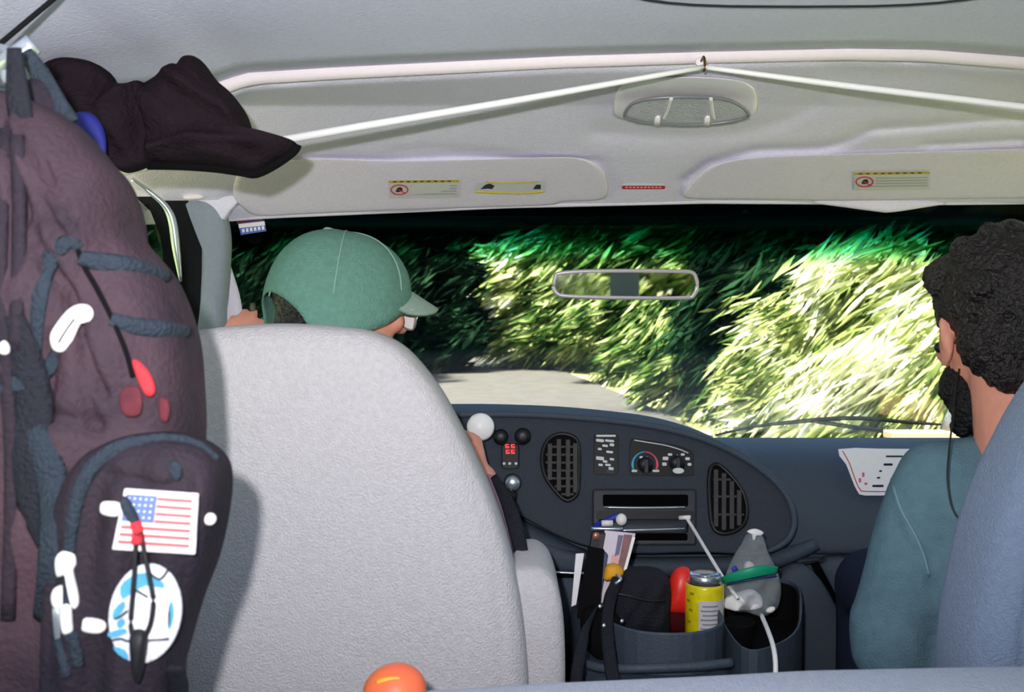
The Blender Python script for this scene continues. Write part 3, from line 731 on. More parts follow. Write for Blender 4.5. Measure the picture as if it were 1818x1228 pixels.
# wiper
wp = thing('windshield_wiper', P(1480, 752, 2.75), 'black wiper blade resting outside at the foot of the windscreen', 'wiper')
tube('blade', [P(x, y, 2.72) for x, y in [(1270, 772), (1340, 757), (1430, 747), (1520, 742), (1620, 750), (1700, 755)]], [0.004, 0.007, 0.010, 0.010, 0.008, 0.004], M_matte, wp, flat=0.6)
tube('wiper_arm', [P(x, y, 2.75) for x, y in [(1450, 748), (1560, 764), (1700, 778), (1800, 785)]], 0.006, M_matte, wp)

# ------------------------------------------------------------------ steering wheel
WC = Vector((-0.275, 1.80, 0.70)); WR = 0.19
sw = thing('steering_wheel', WC, 'black steering wheel in the driver hands, hidden behind the seat', 'steering wheel')
ax = Vector((0, -0.80, 0.6)).normalized(); ux = Vector((1, 0, 0)); uy = ax.cross(ux).normalized() * -1
def wpnt(deg, r=WR): a = math.radians(deg); return WC + ux * math.cos(a) * r + uy * math.sin(a) * r * (1 if uy.z > 0 else -1)
tube('wheel_rim', [wpnt(a) for a in range(0, 360, 15)], 0.014, M_black, sw, closed=True, sm=2, sides=10)
for a in (20, 160, 270): tube('spoke', [WC, wpnt(a, WR)], [0.022, 0.014], M_black, sw, sm=1, flat=0.5)
lathe('hub', [(0.055, -0.02), (0.06, 0.0), (0.045, 0.02), (0.0005, 0.024)], WC, M_black, sw, axis=tuple(ax))
tube('steering_column', [WC, WC - ax * 0.25 + Vector((0, 0, -0.02))], 0.035, M_black, sw, sm=1)

# ------------------------------------------------------------------ seats
def seat_disp(px, py):
    d = line_d(px, py, [(700, 600), (775, 690), (835, 830), (880, 960), (900, 1228)])
    return -0.004 * math.exp(-(d / 8) ** 2) + 0.002 * math.sin(px / 90) * math.sin(py / 110)
ds = thing('driver_seat', (-0.2, 1.36, 0.0), 'light grey cloth driver seat seen from behind with right armrest', 'seat', 'front captain seats')
DS = [(349, 592), (380, 582), (440, 576), (520, 574), (600, 579), (660, 588), (710, 612), (750, 652), (785, 700), (815, 755), (845, 815), (872, 875), (895, 940), (912, 1000),
      (925, 1060), (935, 1140), (940, 1240), (938, 1400), (880, 1480), (600, 1500), (360, 1480), (322, 1380), (322, 1200), (328, 1050), (334, 900), (340, 740), (345, 640)]
pillow('backrest', DS, (630, 1010), 1.40, 0.075, 0.10, M_seat, ds, rings=30, p=5.5, disp=seat_disp, sm=5)
pillow('armrest', [(912, 1010), (930, 1003), (960, 1004), (985, 1026), (998, 1075), (1003, 1150), (1003, 1260), (1000, 1330), (960, 1350), (915, 1340), (905, 1200), (904, 1080)], (952, 1160), 1.42, 0.035, 0.30, M_seat, ds, rings=14, p=3.5)
box('seat_cushion', -0.45, 0.05, 1.43, 1.86, 0.30, 0.43, M_seat, ds, bevel=0.04, seg=4)
box('pedestal', -0.38, -0.02, 1.46, 1.80, 0.0, 0.30, M_black, ds, bevel=0.01)
ps = thing('passenger_seat', (0.85, 1.25, 0.0), 'grey cloth passenger seat, painted dim and bluish, at the edge of the view with slanted side', 'seat', 'front captain seats')
PSO = [(x_ + 24, y_) for x_, y_ in [(1662, 1200), (1668, 1110), (1685, 1020), (1706, 930), (1735, 850), (1768, 780), (1800, 720), (1840, 660), (1880, 615), (1940, 585), (2040, 572), (2160, 574), (2250, 590), (2268, 700), (2275, 900), (2285, 1200),
       (2285, 1400), (2200, 1500), (1980, 1520), (1720, 1500), (1664, 1400)]]
def ps_disp(px, py):
    d = line_d(px, py, [(1860, 700), (1820, 820), (1785, 950), (1762, 1090), (1752, 1228)])
    return -0.006 * math.exp(-(d / 7) ** 2)
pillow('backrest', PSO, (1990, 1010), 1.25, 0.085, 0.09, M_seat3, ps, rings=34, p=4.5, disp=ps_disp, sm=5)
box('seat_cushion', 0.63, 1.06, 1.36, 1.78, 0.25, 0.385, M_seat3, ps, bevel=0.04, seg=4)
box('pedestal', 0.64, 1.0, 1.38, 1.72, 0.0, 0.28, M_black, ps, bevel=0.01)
# bench in front of the photographer
bs = thing('bench_seat', (0.4, 0.98, 0.0), 'grey-lilac bench seat whose top edge crosses the bottom of the view', 'seat')
def bench(u, v):
    x = -0.55 + u * 1.62; a = v * 2 * PI
    px = 909 + x / 0.93 * F; topz = P(px, float(np.interp(px, [-200, 300, 760, 1000, 1300, 1500, 1818, 2600], [1262, 1246, 1224, 1211, 1199, 1189, 1183, 1178]))  , 1.03).z
    h = topz - 0.20; c = math.cos(a); s = math.sin(a)
    e = 0.42; X = math.copysign(abs(c) ** e, c); Z = math.copysign(abs(s) ** e, s)
    ends = min(1, min(u, 1 - u) * 30 + 0.4) 
    return (x, 1.00 + 0.065 * X * ends, 0.20 + h / 2 + (h / 2) * Z * (0.9 + 0.1 * ends))
bb = grid('backrest', bench, 80, 64, M_seat2, bs)
box('bench_cushion', -0.52, 1.04, 0.36, 0.94, 0.22, 0.36, M_seat2, bs, bevel=0.04, seg=4)
box('bench_base', -0.45, 0.98, 0.42, 1.02, 0.0, 0.22, M_black, bs, bevel=0.01)
# mango on the bench top
mg = thing('mango', P(702, 1228, 0.99), 'round orange fruit with yellow and pink blush on the bench top by the driver seat', 'fruit')
M_mango = mat('mango_skin', (236, 128, 44), 0.45, spec=0.4, col2=(240, 96, 84), vscale=9)
pillow('fruit', [(645, 1232), (652, 1205), (675, 1186), (706, 1179), (735, 1187), (753, 1207), (756, 1232), (740, 1262), (705, 1276), (665, 1266)], (702, 1226), 0.99, 0.030, 0.030, M_mango, mg, rings=12, p=2)
pillow('blush', ell(690, 1208, 24, 7, 16, -0.15), (690, 1208), 0.972, 0.003, 0.004, mat('mango_yellow', (226, 176, 50), 0.5), mg, rings=4, sm=1)['label'] = 'yellow streak'

# ------------------------------------------------------------------ sun visors, labels, dome lamp, mirror, cord
def visor(nm, outl, c, label, grp):
    t = thing(nm, P(c[0], c[1], 1.9), label, 'sun visor', grp)
    pillow('visor_panel', outl, c, lambda x, y: Yh(x, y) - 0.012, 0.012, 0.012, M_visor, t, rings=16, p=8, sm=4); return t
V1 = [(418, 318), (428, 300), (470, 290), (560, 282), (700, 286), (850, 283), (960, 280), (1020, 280), (1052, 287), (1072, 303), (1079, 325), (1078, 346), (1062, 355), (1000, 358), (975, 364), (860, 368), (700, 373), (540, 380), (460, 383), (430, 368), (414, 345)]
v1 = visor('sun_visor', V1, (740, 330), 'folded grey sun visor above the driver with two warning stickers', None)
V2 = [(1214, 346), (1222, 330), (1250, 302), (1280, 288), (1340, 280), (1440, 276), (1560, 272), (1700, 268), (1830, 264), (2000, 262), (2100, 275), (2110, 330), (2060, 348), (1900, 351), (1700, 353), (1500, 356), (1330, 354), (1230, 353)]
v2 = visor('sun_visor', V2, (1600, 315), 'folded grey sun visor above the passenger with one warning sticker', None)
vf = lambda x, y: Yh(x, y) - 0.0245
M_stick = mat('sticker_grey', (205, 204, 205), 0.6, spec=0.3, var=0.02, vscale=60)
def sticker(par, x0, y0, x1, y1, sk=0.0, lab=None, side=1, skx=0):
    q = lambda x, y: (x + skx * (y1 - y) / (y1 - y0), y + sk * (x - x0))
    s = slab('warning_sticker', [q(x0, y0), q(x1, y0), q(x1, y1), q(x0, y1)], vf, 0, 0.0015, M_stick, par)
    slab('yellow_bar', [q(x0, y0), q(x1, y0), q(x1, y0 + 4), q(x0, y0 + 4)], vf, 0.001, 0.0025, M_yellow, s)
    for k in range(9): 
        xx = x0 + 8 + (x1 - x0 - 16) * k / 9
        slab('bar_letter', [q(xx, y0 + 1), q(xx + 6, y0 + 1), q(xx + 6, y0 + 3), q(xx, y0 + 3)], vf, 0.002, 0.003, M_dkgrey, s)
    cx, cy = q(x0 + 19, y0 + 16)
    tube('ban_ring', [P(x, y, vf(x, y) - 0.003) for x, y in ell(cx, cy, 15, 8.5, 20)], 0.0012, M_redm, s, sm=1, closed=True, sides=6)
    tube('ban_bar', [P(cx - 10, cy - 5, vf(cx, cy) - 0.003), P(cx + 10, cy + 6, vf(cx, cy) - 0.003)], 0.001, M_redm, s, sm=1)
    slab('child_seat_mark', cr([(cx - 6, cy + 4), (cx - 3, cy - 3), (cx + 4, cy - 4), (cx + 6, cy + 2), (cx + 2, cy + 4)], 2), vf, 0.001, 0.003, M_slate, s)
    M_print = mat('pale_print', (168, 174, 172), 0.8)
    for r in range(4):
        yy = y0 + 9 + r * (y1 - y0 - 12) / 4; xa = x0 + (38 if r < 3 else 8)
        slab('print_line', [q(xa, yy), q(x1 - 4, yy), q(x1 - 4, yy + 2.4), q(xa, yy + 2.4)], vf, 0.001, 0.0022, M_print, s)
sticker(v1, 690, 321, 815, 352, -0.01)
sticker(v2, 1516, 307, 1650, 338, -0.015)
s2 = slab('warning_sticker', cr([(845, 325), (900, 322), (965, 321), (967, 330), (966, 341), (930, 344), (880, 344), (843, 340)], 1), vf, 0, 0.0015, M_stick, v1)
tube('yellow_bar', [P(842, 340, vf(842, 340) - 0.003), P(880, 342, vf(880, 342) - 0.003), P(930, 343, vf(930, 343) - 0.003), P(967, 340, vf(967, 340) - 0.003)], 0.0022, M_yellow, s2, flat=0.8)
tube('yellow_bar', [P(862, 323, vf(862, 323) - 0.003), P(910, 325, vf(910, 325) - 0.003), P(956, 322, vf(956, 322) - 0.003)], 0.0014, M_yellow, s2, flat=0.8)
slab('print_picture', [(853, 336), (862, 328), (870, 326), (878, 330), (874, 336), (866, 335)], vf, 0.001, 0.0028, M_dkgrey, s2)
slab('print_picture', [(946, 336), (952, 328), (960, 328), (960, 336)], vf, 0.001, 0.0028, M_slate, s2)
rs = slab('red_sticker', rrect(1105, 326, 1179, 335, 2), lambda x, y: Yh(x, y) - 0.005, 0, 0.0035, M_paper); tag(rs, 'small white and red sticker on the headliner between the two sun visors', 'sticker')
slab('red_band', rrect(1104, 330, 1180, 336, 2), lambda x, y: Yh(x, y) - 0.005, 0.002, 0.0045, M_redm, rs)
for k in range(10): slab('bar_letter', [(1110 + 6.6 * k, 332), (1114 + 6.6 * k, 332), (1114 + 6.6 * k, 334), (1110 + 6.6 * k, 334)], lambda x, y: Yh(x, y) - 0.005, 0.004, 0.005, M_stick, rs)
ws = slab('windscreen_sticker', [(423, 397), (469, 391), (473, 410), (428, 417)], 2.045, 0, 0.0015, mat('sticker_blue', (84, 110, 190), 0.6, var=0.1, vscale=90)); tag(ws, 'small blue and white permit sticker at the top left of the windscreen', 'sticker')
slab('white_band', [(424, 398), (470, 393), (471, 400), (425, 405)], 2.045, 0.001, 0.003, M_reflect, ws)
slab('red_band', [(420, 392), (466, 386), (467, 391), (421, 397)], 2.045, 0.0, 0.002, mat('sticker_red', (96, 22, 36), 0.7), ws)
for k in range(6): slab('sticker_letter', [(430 + 7 * k, 407 - k), (434 + 7 * k, 406 - k), (435 + 7 * k, 412 - k), (431 + 7 * k, 413 - k)], 2.045, 0.001, 0.003, M_reflect, ws)

# dome lamp
dl = thing('dome_lamp', P(1215, 182, 1.66), 'oval plastic dome lamp on the headliner above the mirror', 'lamp')
M_lens = mat('lamp_lens', (196, 198, 202), 0.18, spec=0.8, coat=0.4, bump=0.6, bscale=300)
M_dome = mat('lamp_housing', (228, 224, 230), 0.25, spec=0.6, coat=0.3, var=0.03, vscale=30)
yd = lambda x, y: Yh(x, y) - 0.012
pillow('housing', [(1089, 178), (1098, 157), (1120, 148), (1160, 144), (1215, 142), (1270, 144), (1310, 149), (1334, 160), (1342, 178), (1340, 202), (1322, 214), (1270, 222), (1215, 226), (1150, 222), (1104, 213), (1088, 203)],
       (1215, 180), yd, 0.050, 0.008, M_dome, dl, rings=12, p=3.4)
yl = lambda x, y: Yh(x, y) - 0.052
LE = [(1108, 205), (1120, 186), (1150, 176), (1215, 172), (1280, 175), (1312, 186), (1330, 204), (1310, 213), (1270, 219), (1215, 222), (1150, 218), (1118, 212)]
pillow('lens', LE, (1217, 198), yl, 0.014, 0.004, M_lens, dl, rings=8, p=3)
tube('lens_frame', [P(x, y, yl(x, y) - 0.004) for x, y in LE], 0.0028, mat('lamp_frame', (120, 122, 128), 0.3, spec=0.6), dl, sm=3, closed=True)
for x0, x1 in ((1192, 1178), (1262, 1268)):
    tube('rib', [P(x0, 174, yl(x0, 174) - 0.012), P((x0 + x1) / 2, 198, yl(x0, 198) - 0.018), P(x1, 212, yl(x1, 212) - 0.012)], 0.003, M_dome, dl, flat=0.6)
for x in (1166, 1254):
    tube('switch_tab', [P(x + 3, 204, yl(x, 208) - 0.012), P(x, 219, yl(x, 218) - 0.014)], [0.004, 0.0065], M_dome, dl, sm=1)

# mirror
mr = thing('rear_view_mirror', P(1110, 505, 1.95), 'wide rear-view mirror with pale rim hanging in the windscreen', 'mirror')
M_mir = mat('mirror_glass', (235, 240, 240), 0.02, metal=1.0); M_rim = mat('mirror_rim', (178, 172, 176), 0.25, spec=0.6, coat=0.4)
MO = [(984, 492), (990, 484), (1030, 480), (1110, 479), (1200, 480), (1228, 482), (1236, 492), (1238, 508), (1232, 524), (1216, 530), (1110, 530), (1010, 527), (988, 522), (981, 508)]
MC = P(1110, 505, 1.92)
mrot = Matrix.Rotation(math.radians(-3.2), 3, 'Z') @ Matrix.Rotation(math.radians(1.6), 3, 'X')
def mslab(nm, outl, o0, o1, m, bevel):
    pts = cr(outl, 4) if len(outl) < 20 else outl; n = len(pts); V = []
    for off in (o0, o1):
        for x, y in pts:
            l = P(x, y, 1.92) - MC; V.append(MC + mrot @ (l + Vector((0, -off, 0))))
    return mk(nm, V, [tuple(range(n)), tuple(range(2 * n - 1, n - 1, -1))] + [(i, (i + 1) % n, n + (i + 1) % n, n + i) for i in range(n)], m, mr, smooth=False, bevel=bevel)
mslab('mirror_back', MO, -0.02, 0.0, M_rim, 0.006)
V = []
pts = cr(MO, 4); tube('mirror_rim', [MC + mrot @ (P(x, y, 1.92) - MC) for x, y in [(1110 + (a - 1110) * 0.985, 505 + (b - 505) * 0.93) for a, b in pts]], 0.0042, M_rim, mr, sm=1, closed=True)
mslab('mirror_glass', [(1110 + (a - 1110) * 0.972, 505 + (b - 505) * 0.88) for a, b in MO], 0.0, 0.0022, M_mir, 0)
tube('mirror_stem', [MC + Vector((0, 0.02, 0.0)), MC + Vector((0, 0.16, 0.004)), MC + Vector((0, 0.30, 0.006))], 0.006, M_black, mr)
box('mount_button', MC.x - .013, MC.x + .013, 2.205, 2.222, MC.z - .012, MC.z + .014, M_black, mr, bevel=0.003)

# cord / rod from the left pillar over the hook to the right
HK = P(1250, 119, 1.47)
wr = thing('hanging_rod', HK, 'taut white covered clothes line running under the headliner from side to side', 'clothes line')
tube('line_half', [P(218, 305, 1.62), P(510, 247, 1.44), P(900, 181, 1.45), HK], [0.0062, 0.0058, 0.0052, 0.0035], M_white, wr, sm=3, sides=10)
tube('line_half', [HK, P(1500, 152, 1.45), P(1818, 190, 1.42), P(2120, 232, 1.38)], [0.0035, 0.0048, 0.005, 0.005], M_white, wr, sm=3, sides=10)
hk = thing('ceiling_hook', HK, 'small brass hook in the roof edge holding up the white line', 'hook')
tube('hook_loop', [HK + Vector((0, 0.022, 0.014)), HK + Vector((0, 0.004, 0.016)), HK + Vector((0, -.004, 0.006)), HK + Vector((0, -0.005, -0.004)), HK + Vector((0, .004, -0.005))], 0.0018, mat('aged_brass', (110, 84, 52), 0.35, metal=0.8), hk)
lathe('hook_plate', [(0.008, 0), (0.007, 0.003), (0.0005, 0.003)], HK + Vector((0, .028, 0.014)), M_lip, hk, axis=(0, -1, 0))

# ------------------------------------------------------------------ people
def wr_noise(sc, amp, seed=0):
    r = np.random.default_rng(seed); K = r.normal(0, 1, (6, 3)) * sc; ph = r.uniform(0, 6, 6)
    def f(co): return amp * sum(np.sin(co @ K[i] + ph[i]) for i in range(6)) / 2.4
    return f
def hand(prims, wrist, dirv, palm_n, grip, s=1.0, right=True):
    """palm and five bent fingers; grip = total curl in radians"""
    d = Vector(dirv).normalized(); n = Vector(palm_n).normalized(); side = d.cross(n).normalized() * (1 if right else -1)
    w0 = Vector(wrist); pc = w0 + d * 0.045 * s
    for k in (-1.2, -0.4, 0.4, 1.2): prims.append(('t', w0 + side * k * 0.012 * s, 0.015 * s, w0 + d * 0.085 * s + side * k * 0.018 * s, 0.0125 * s))
    for k, ln in zip((-1.5, -0.5, 0.5, 1.5), (0.85, 1.0, 0.95, 0.72)):
        p = w0 + d * 0.088 * s + side * k * 0.0185 * s; cur = d.copy(); r = 0.0095 * s
        for j, sl in enumerate((0.042, 0.027, 0.022)):
            q = Matrix.Rotation(grip * (0.35, 0.37, 0.28)[j] , 3, side if right else side) ; 
            cur = (Matrix.Rotation(grip * (0.35, 0.37, 0.28)[j] * (1 if (side.cross(cur)).dot(n) > 0 else -1), 3, side) @ cur)
            e = p + cur * sl * ln * s; prims.append(('t', p, r, e, r * 0.9)); p = e; r *= 0.92
    tp = w0 + d * 0.025 * s + side * -0.025 * s
    t1 = tp + (d * 0.5 - side * 0.8 + n * 0.35).normalized() * 0.042 * s; t2 = t1 + (d * 0.8 - side * 0.1 + n * 0.6).normalized() * 0.03 * s
    prims.append(('t', tp, 0.014 * s, t1, 0.0115 * s)); prims.append(('t', t1, 0.0115 * s, t2, 0.009 * s))

def head_prims(c, yaw, pitch=0.0, s=1.0, roll=0.0):
    """face looks along local +Y; returns primitives and the local-to-world map"""
    R = Matrix.Rotation(-yaw, 3, 'Z') @ Matrix.Rotation(-pitch, 3, 'X') @ Matrix.Rotation(roll, 3, 'Y')
    W = lambda x, y, z: Vector(c) + R @ Vector((x * s, y * s, z * s))
    eu = tuple(R.to_euler())
    E = lambda x, y, z, a, b, d: ('e', W(x, y, z), (a * s, b * s, d * s), eu)
    T = lambda a, r0, b, r1: ('t', W(*a), r0 * s, W(*b), r1 * s)
    pr = [E(0, -.012, .027, .074, .090, .070), E(0, .02, -.02, .064, .072, .085), E(0, .045, -.055, .048, .045, .052), E(0, .072, -.092, .022, .018, .018),
          T((0, .088, .02), .008, (0, .112, -.022), .013), E(.012, .100, -.026, .010, .010, .008), E(-.012, .100, -.026, .010, .010, .008),
          E(0, .090, -.052, .024, .014, .007), E(0, .088, -.063, .021, .014, .008), E(0, .086, .030, .055, .018, .012),
          E(.040, .068, -.018, .022, .020, .020), E(-.040, .068, -.018, .022, .020, .020)]
    for sx in (-1, 1):
        pr += [E(.077 * sx, -.008, -.012, .007, .019, .031), T((.074 * sx, 0, .008), .008, (.086 * sx, -.022, .014), .006), T((.086 * sx, -.022, .014), .006, (.083 * sx, -.018, -.018), .005),
               E(.076 * sx, .0, -.036, .007, .009, .010), E(.031 * sx, .086, .008, .013, .010, .009)]
    return pr, W, E, T

# ---- driver
dr = thing('person', (-0.26, 1.62, 0.43), 'driver in a faded green baseball cap and glasses seated behind the big grey seat', 'person')
HD = P(608, 537, 1.55)
hp_, W, E, T = head_prims(HD, math.radians(50), math.radians(9), 1.0)
sh = Vector((HD.x + 0.005, 1.60, HD.z - 0.22))
body = list(hp_)
body += [('t', W(0, -.02, -.04), .056, sh + Vector((0, 0, .03)), .062), ('e', sh + Vector((0, 0, -.12)), (.165, .10, .16)), ('e', sh + Vector((0, -.01, -.30)), (.15, .10, .17)),
         ('e', (sh.x, 1.60, 0.50), (.165, .12, .11)), ('t', sh + Vector((-.13, 0, -.03)), .06, sh + Vector((.09, 0, -.05)), .055)]
for sx in (-1, 1):
    body += [('t', (sh.x + .09 * sx, 1.62, .50), .082, (sh.x + .12 * sx, 1.90, .50), .060), ('t', (sh.x + .12 * sx, 1.90, .50), .056, (sh.x + .11 * sx, 1.98, .14), .042),
             ('t', (sh.x + .11 * sx, 1.97, .08), .038, (sh.x + .12 * sx, 2.14, .05), .034)]
Rs, Re, Rw = sh + Vector((.135, 0, -.075)), Vector((-0.018, 1.60, 0.57)), P(856, 850, 1.74)
Ls, Le = sh + Vector((-.175, 0, -.035)), Vector((-0.53, 1.60, 0.66)); Lw = Vector((-0.462, 1.68, 0.835))
body += [('t', Rs, .05, Re, .040), ('t', Re, .040, Rw, .027), ('t', Ls, .05, Le, .040), ('t', Le, .040, Lw, .027)]
hand(body, Rw, (P(850, 812, 1.80) - Rw), (-1, 0.3, 0), 2.0)
hand(body, Lw, Vector((0.0, 0.10, 1.0)), (0.1, 1.0, 0), 0.9, right=False)
blob('body', body, M_skin, dr, voxel=0.0055, smooth=3)
shirt = [('e', sh + Vector((0, 0, -.12)), (.182, .118, .165)), ('e', sh + Vector((0, -.01, -.30)), (.168, .118, .18)), ('t', sh + Vector((-.15, 0, -.035)), .07, sh + Vector((.10, 0, -.06)), .06),
         ('t', Rs, .054, Re + Vector((0, 0, .02)), .048), ('t', Re + Vector((0, 0, .01)), .046, Re.lerp(Rw, 0.85), .036), ('t', Ls, .066, Le, .052), ('t', Le, .052, Le.lerp(Lw, 0.7), .040)]
blob('shirt', shirt, M_mauve, dr, voxel=0.008, smooth=6, disp=wr_noise(60, 0.004, 3))
tr_ = [('e', (sh.x, 1.60, 0.50), (.18, .135, .12))]
for sx in (-1, 1): tr_ += [('t', (sh.x + .09 * sx, 1.62, .50), .095, (sh.x + .12 * sx, 1.90, .50), .072), ('t', (sh.x + .12 * sx, 1.90, .50), .070, (sh.x + .11 * sx, 1.97, .12), .056)]
blob('trousers', tr_, M_jeans, dr, voxel=0.010, smooth=6)
# hair under the cap
blob('hair', [E(0, -.026, .008, .082, .088, .066), E(0, -.060, -.045, .060, .042, .045)], M_hair, dr, voxel=0.006, smooth=2, disp=wr_noise(260, 0.0016, 4))
# cap: crown swept in the head's frame
def cap():
    nu, nv = 72, 24; V = []; Fc = []
    for j in range(nv + 1):
        f = j / nv; 
        for i in range(nu):
            a = 2 * PI * i / nu                    # 0 = local +X, 90deg = face
            back = max(0, -math.sin(a))
            z0 = -0.022 + 0.048 * math.sin(a) + 0.014 * back - 0.022 * abs(math.cos(a)) ** 2  # lower rim
            az = abs(((a - 1.5 * PI + PI) % (2 * PI)) - PI)     # distance from the nape
            arch = 0.052 * max(0, math.cos(az / 0.80 * PI / 2)) ** 0.6 if az < 0.80 else 0
            zb = z0 + arch
            t = f * PI / 2
            rr = math.cos(t) ** 0.82
            rx, ry = 0.099, 0.117
            seam = 1 - 0.010 * math.exp(-((((a % (PI / 3)) - PI / 6) / 0.05) ** 2)) * (1 - f * .5)
            x = rx * rr * math.cos(a) * seam; y = (ry * math.sin(a) * rr) * seam - 0.008
            z = zb + (0.110 - zb) * math.sin(t) ** 0.95
            V.append(W(x, y, z))
    for j in range(nv):
        for i in range(nu):
            k_ = (i + 1) % nu; Fc.append((j * nu + i, j * nu + k_, (j + 1) * nu + k_, (j + 1) * nu + i))
    o = mk('cap', V, Fc, M_cap, dr); s = o.modifiers.new('t', 'SOLIDIFY'); s.thickness = 0.003; s.offset = -1
    return o
cp = cap(); cp['label'] = 'faded green six-panel cap'
lathe('cap_button', [(0.009, -0.003), (0.009, 0.002), (0.006, 0.005), (0.0005, 0.006)], W(-.012, -.034, .1065), M_capw, cp, axis=tuple((W(0, 0, 1) - W(0, 0, 0)).normalized()), n=14)
M_seam = mat('cap_seam', (132, 166, 156), 0.9, spec=0.1)
for kk in range(6):
    a = PI / 6 + kk * PI / 3; pts_ = []
    for f in (0.12, .3, .5, .7, .88, 1.0):
        t_a = f * PI / 2; rr = math.cos(t_a) ** 0.82 if f < 1 else 0.0; zb_ = -.01 + .03 * math.sin(a)
        pts_.append(W(.0995 * rr * math.cos(a), .1175 * rr * math.sin(a) - .008, zb_ + (.1102 - zb_) * math.sin(t_a) ** .95))
    tube('panel_seam', pts_, 0.0011, M_seam, cp, sides=6)
def brim(u, v):
    a = math.radians(28 + 124 * u); r0 = 1.0; ext = 0.064 * math.sin((u) * PI) ** 0.55 * v
    x = (0.097) * math.cos(a) * (1 + 0.0 * v); y = 0.113 * math.sin(a) - 0.008
    y += ext; z = 0.038 - 0.52 * (x ** 2) / 0.09 - 0.34 * ext
    return W(x, y, z)
b_ = grid('brim', brim, 30, 10, M_capw, cp); s = b_.modifiers.new('t', 'SOLIDIFY'); s.thickness = 0.007; s.offset = 0
tube('strap', [W(.075 * k, -.122 + .035 * abs(k), -.060) for k in (-1, -.5, 0, .5, 1)], 0.007, M_cap, cp, flat=1, sm=3)
# glasses
gl = tube('glasses', [W(.083, -.01, .000), W(.082, .05, .001), W(.070, .096, .000), W(.03, .113, .000), W(0, .114, .001), W(-.03, .113, .000), W(-.070, .096, .000), W(-.082, .05, .001), W(-.083, -.01, .000)], 0.0018, M_chrome, dr, sides=6)
for sx in (-1, 1):
    tube('lens_rim', [W(sx * (.036 + .024 * math.cos(a)), .111 - 0.010 * abs(math.cos(a)) , .002 - .010 + .019 * math.sin(a)) for a in [2 * PI * k / 14 for k in range(14)]], 0.0016, M_chrome, gl, sm=1, closed=True, sides=6)
    o = pillow('lens', ell(0, 0, 10, 10), (0, 0), 1, .1, .1, M_white, gl, rings=3, sm=1); me = o.data
    bpy.data.objects.remove(o)
    mk('lens', [W(sx * (.036 + .023 * math.cos(a)), .111 - 0.010 * abs(math.cos(a)), .002 - .010 + .018 * math.sin(a)) for a in [2 * PI * k / 14 for k in range(14)]] , [tuple(range(14))], M_reflect if sx > 0 else M_lens, gl, smooth=False)  # one lens is plain white to paint the glint on it

# seat belt + dark jacket strip right of the seat
tube('seat_belt', [P(876, 845, 1.62), P(900, 890, 1.57), P(916, 940, 1.53), P(932, 1010, 1.50)], [0.006, .011, .012, .010], M_strap, dr, flat=0.25, up=(0, 1, 0))

# ---- passenger
pa = thing('person', (0.80, 1.50, 0.41), 'passenger in a teal T-shirt with short dark hair and black beard, wearing an earphone', 'person')
HP = P(1778, 592, 1.50)
hq, W, E, T = head_prims(HP, math.radians(2), math.radians(8), 1.12)
nk = Vector((0.745, 1.44, P(0, 575, 1.5).z - 0.235))
body = list(hq)
body += [('t', W(0, -.025, -.05), .060, nk + Vector((0, 0, .05)), .066), ('e', nk + Vector((0.04, 0.02, -.13)), (.18, .10, .16)), ('e', nk + Vector((.04, 0.02, -.30)), (.155, .10, .16)),
         ('e', (nk.x + .04, 1.50, 0.47), (.165, .12, .10)), ('t', nk + Vector((-.06, 0.02, -.06)), .045, nk + Vector((.17, 0.02, -.05)), .055)]
cxp = nk.x + .04
Ss = P(1640, 872, 1.49); Sel = P(1565, 1150, 1.50); Swr = Sel + Vector((0.16, 0.18, -0.10))
body += [('t', Ss + Vector((.01, .02, -.03)), .040, Sel, .038), ('t', Sel, .040, Swr, .027)]
Rs2 = nk + Vector((.25, .02, -.08)); Re2 = Vector((1.06, 1.48, .55)); Rw2 = Vector((.98, 1.72, .53))
body += [('t', Rs2, .05, Re2, .040), ('t', Re2, .040, Rw2, .027)]
for sx in (-1, 1):
    body += [('t', (cxp + .09 * sx, 1.52, .47), .080, (cxp + .11 * sx, 1.84, .48), .060), ('t', (cxp + .11 * sx, 1.84, .48), .056, (cxp + .11 * sx, 1.88, .12), .042),
             ('t', (cxp + .11 * sx, 1.87, .07), .038, (cxp + .11 * sx, 1.93, .05), .034)]
hand(body, Swr, (0.3, 1, -.1), (0, 0, -1), 0.7, right=False); hand(body, Rw2, (-.5, 1, 0), (0, 0, -1), 0.7)
blob('body', body, M_skin, pa, voxel=0.0055, smooth=3)
def shirt_disp(co):
    f = wr_noise(26, 0.0035, 8)(co)
    # sleeve seam and long folds running down the sleeve
    a = np.array(P(1590, 880, 1.44)); b = np.array(P(1652, 1020, 1.40))
    def fold(a, b, w_, amp):
        d = b - a; t = np.clip(((co - a) @ d) / (d @ d), 0, 1); r = np.linalg.norm((co - (a + t[:, None] * d)) * np.array([1, .25, 1]), axis=1); return amp * np.exp(-(r / w_) ** 2)
    f += fold(a, b, .007, .006) + fold(np.array(P(1560, 885, 1.44)), np.array(P(1640, 1080, 1.42)), .012, .005) - fold(np.array(P(1585, 940, 1.44)), np.array(P(1650, 1160, 1.42)), .012, -.004 * -1)
    f -= fold(np.array(P(1640, 1030, 1.44)), np.array(P(1665, 1180, 1.42)), .010, .010)
    return f
q = lambda x, y, Y=1.48: P(x, y, Y)
M_teals = mat('teal_seam', (120, 150, 160), 0.95, spec=0.08)
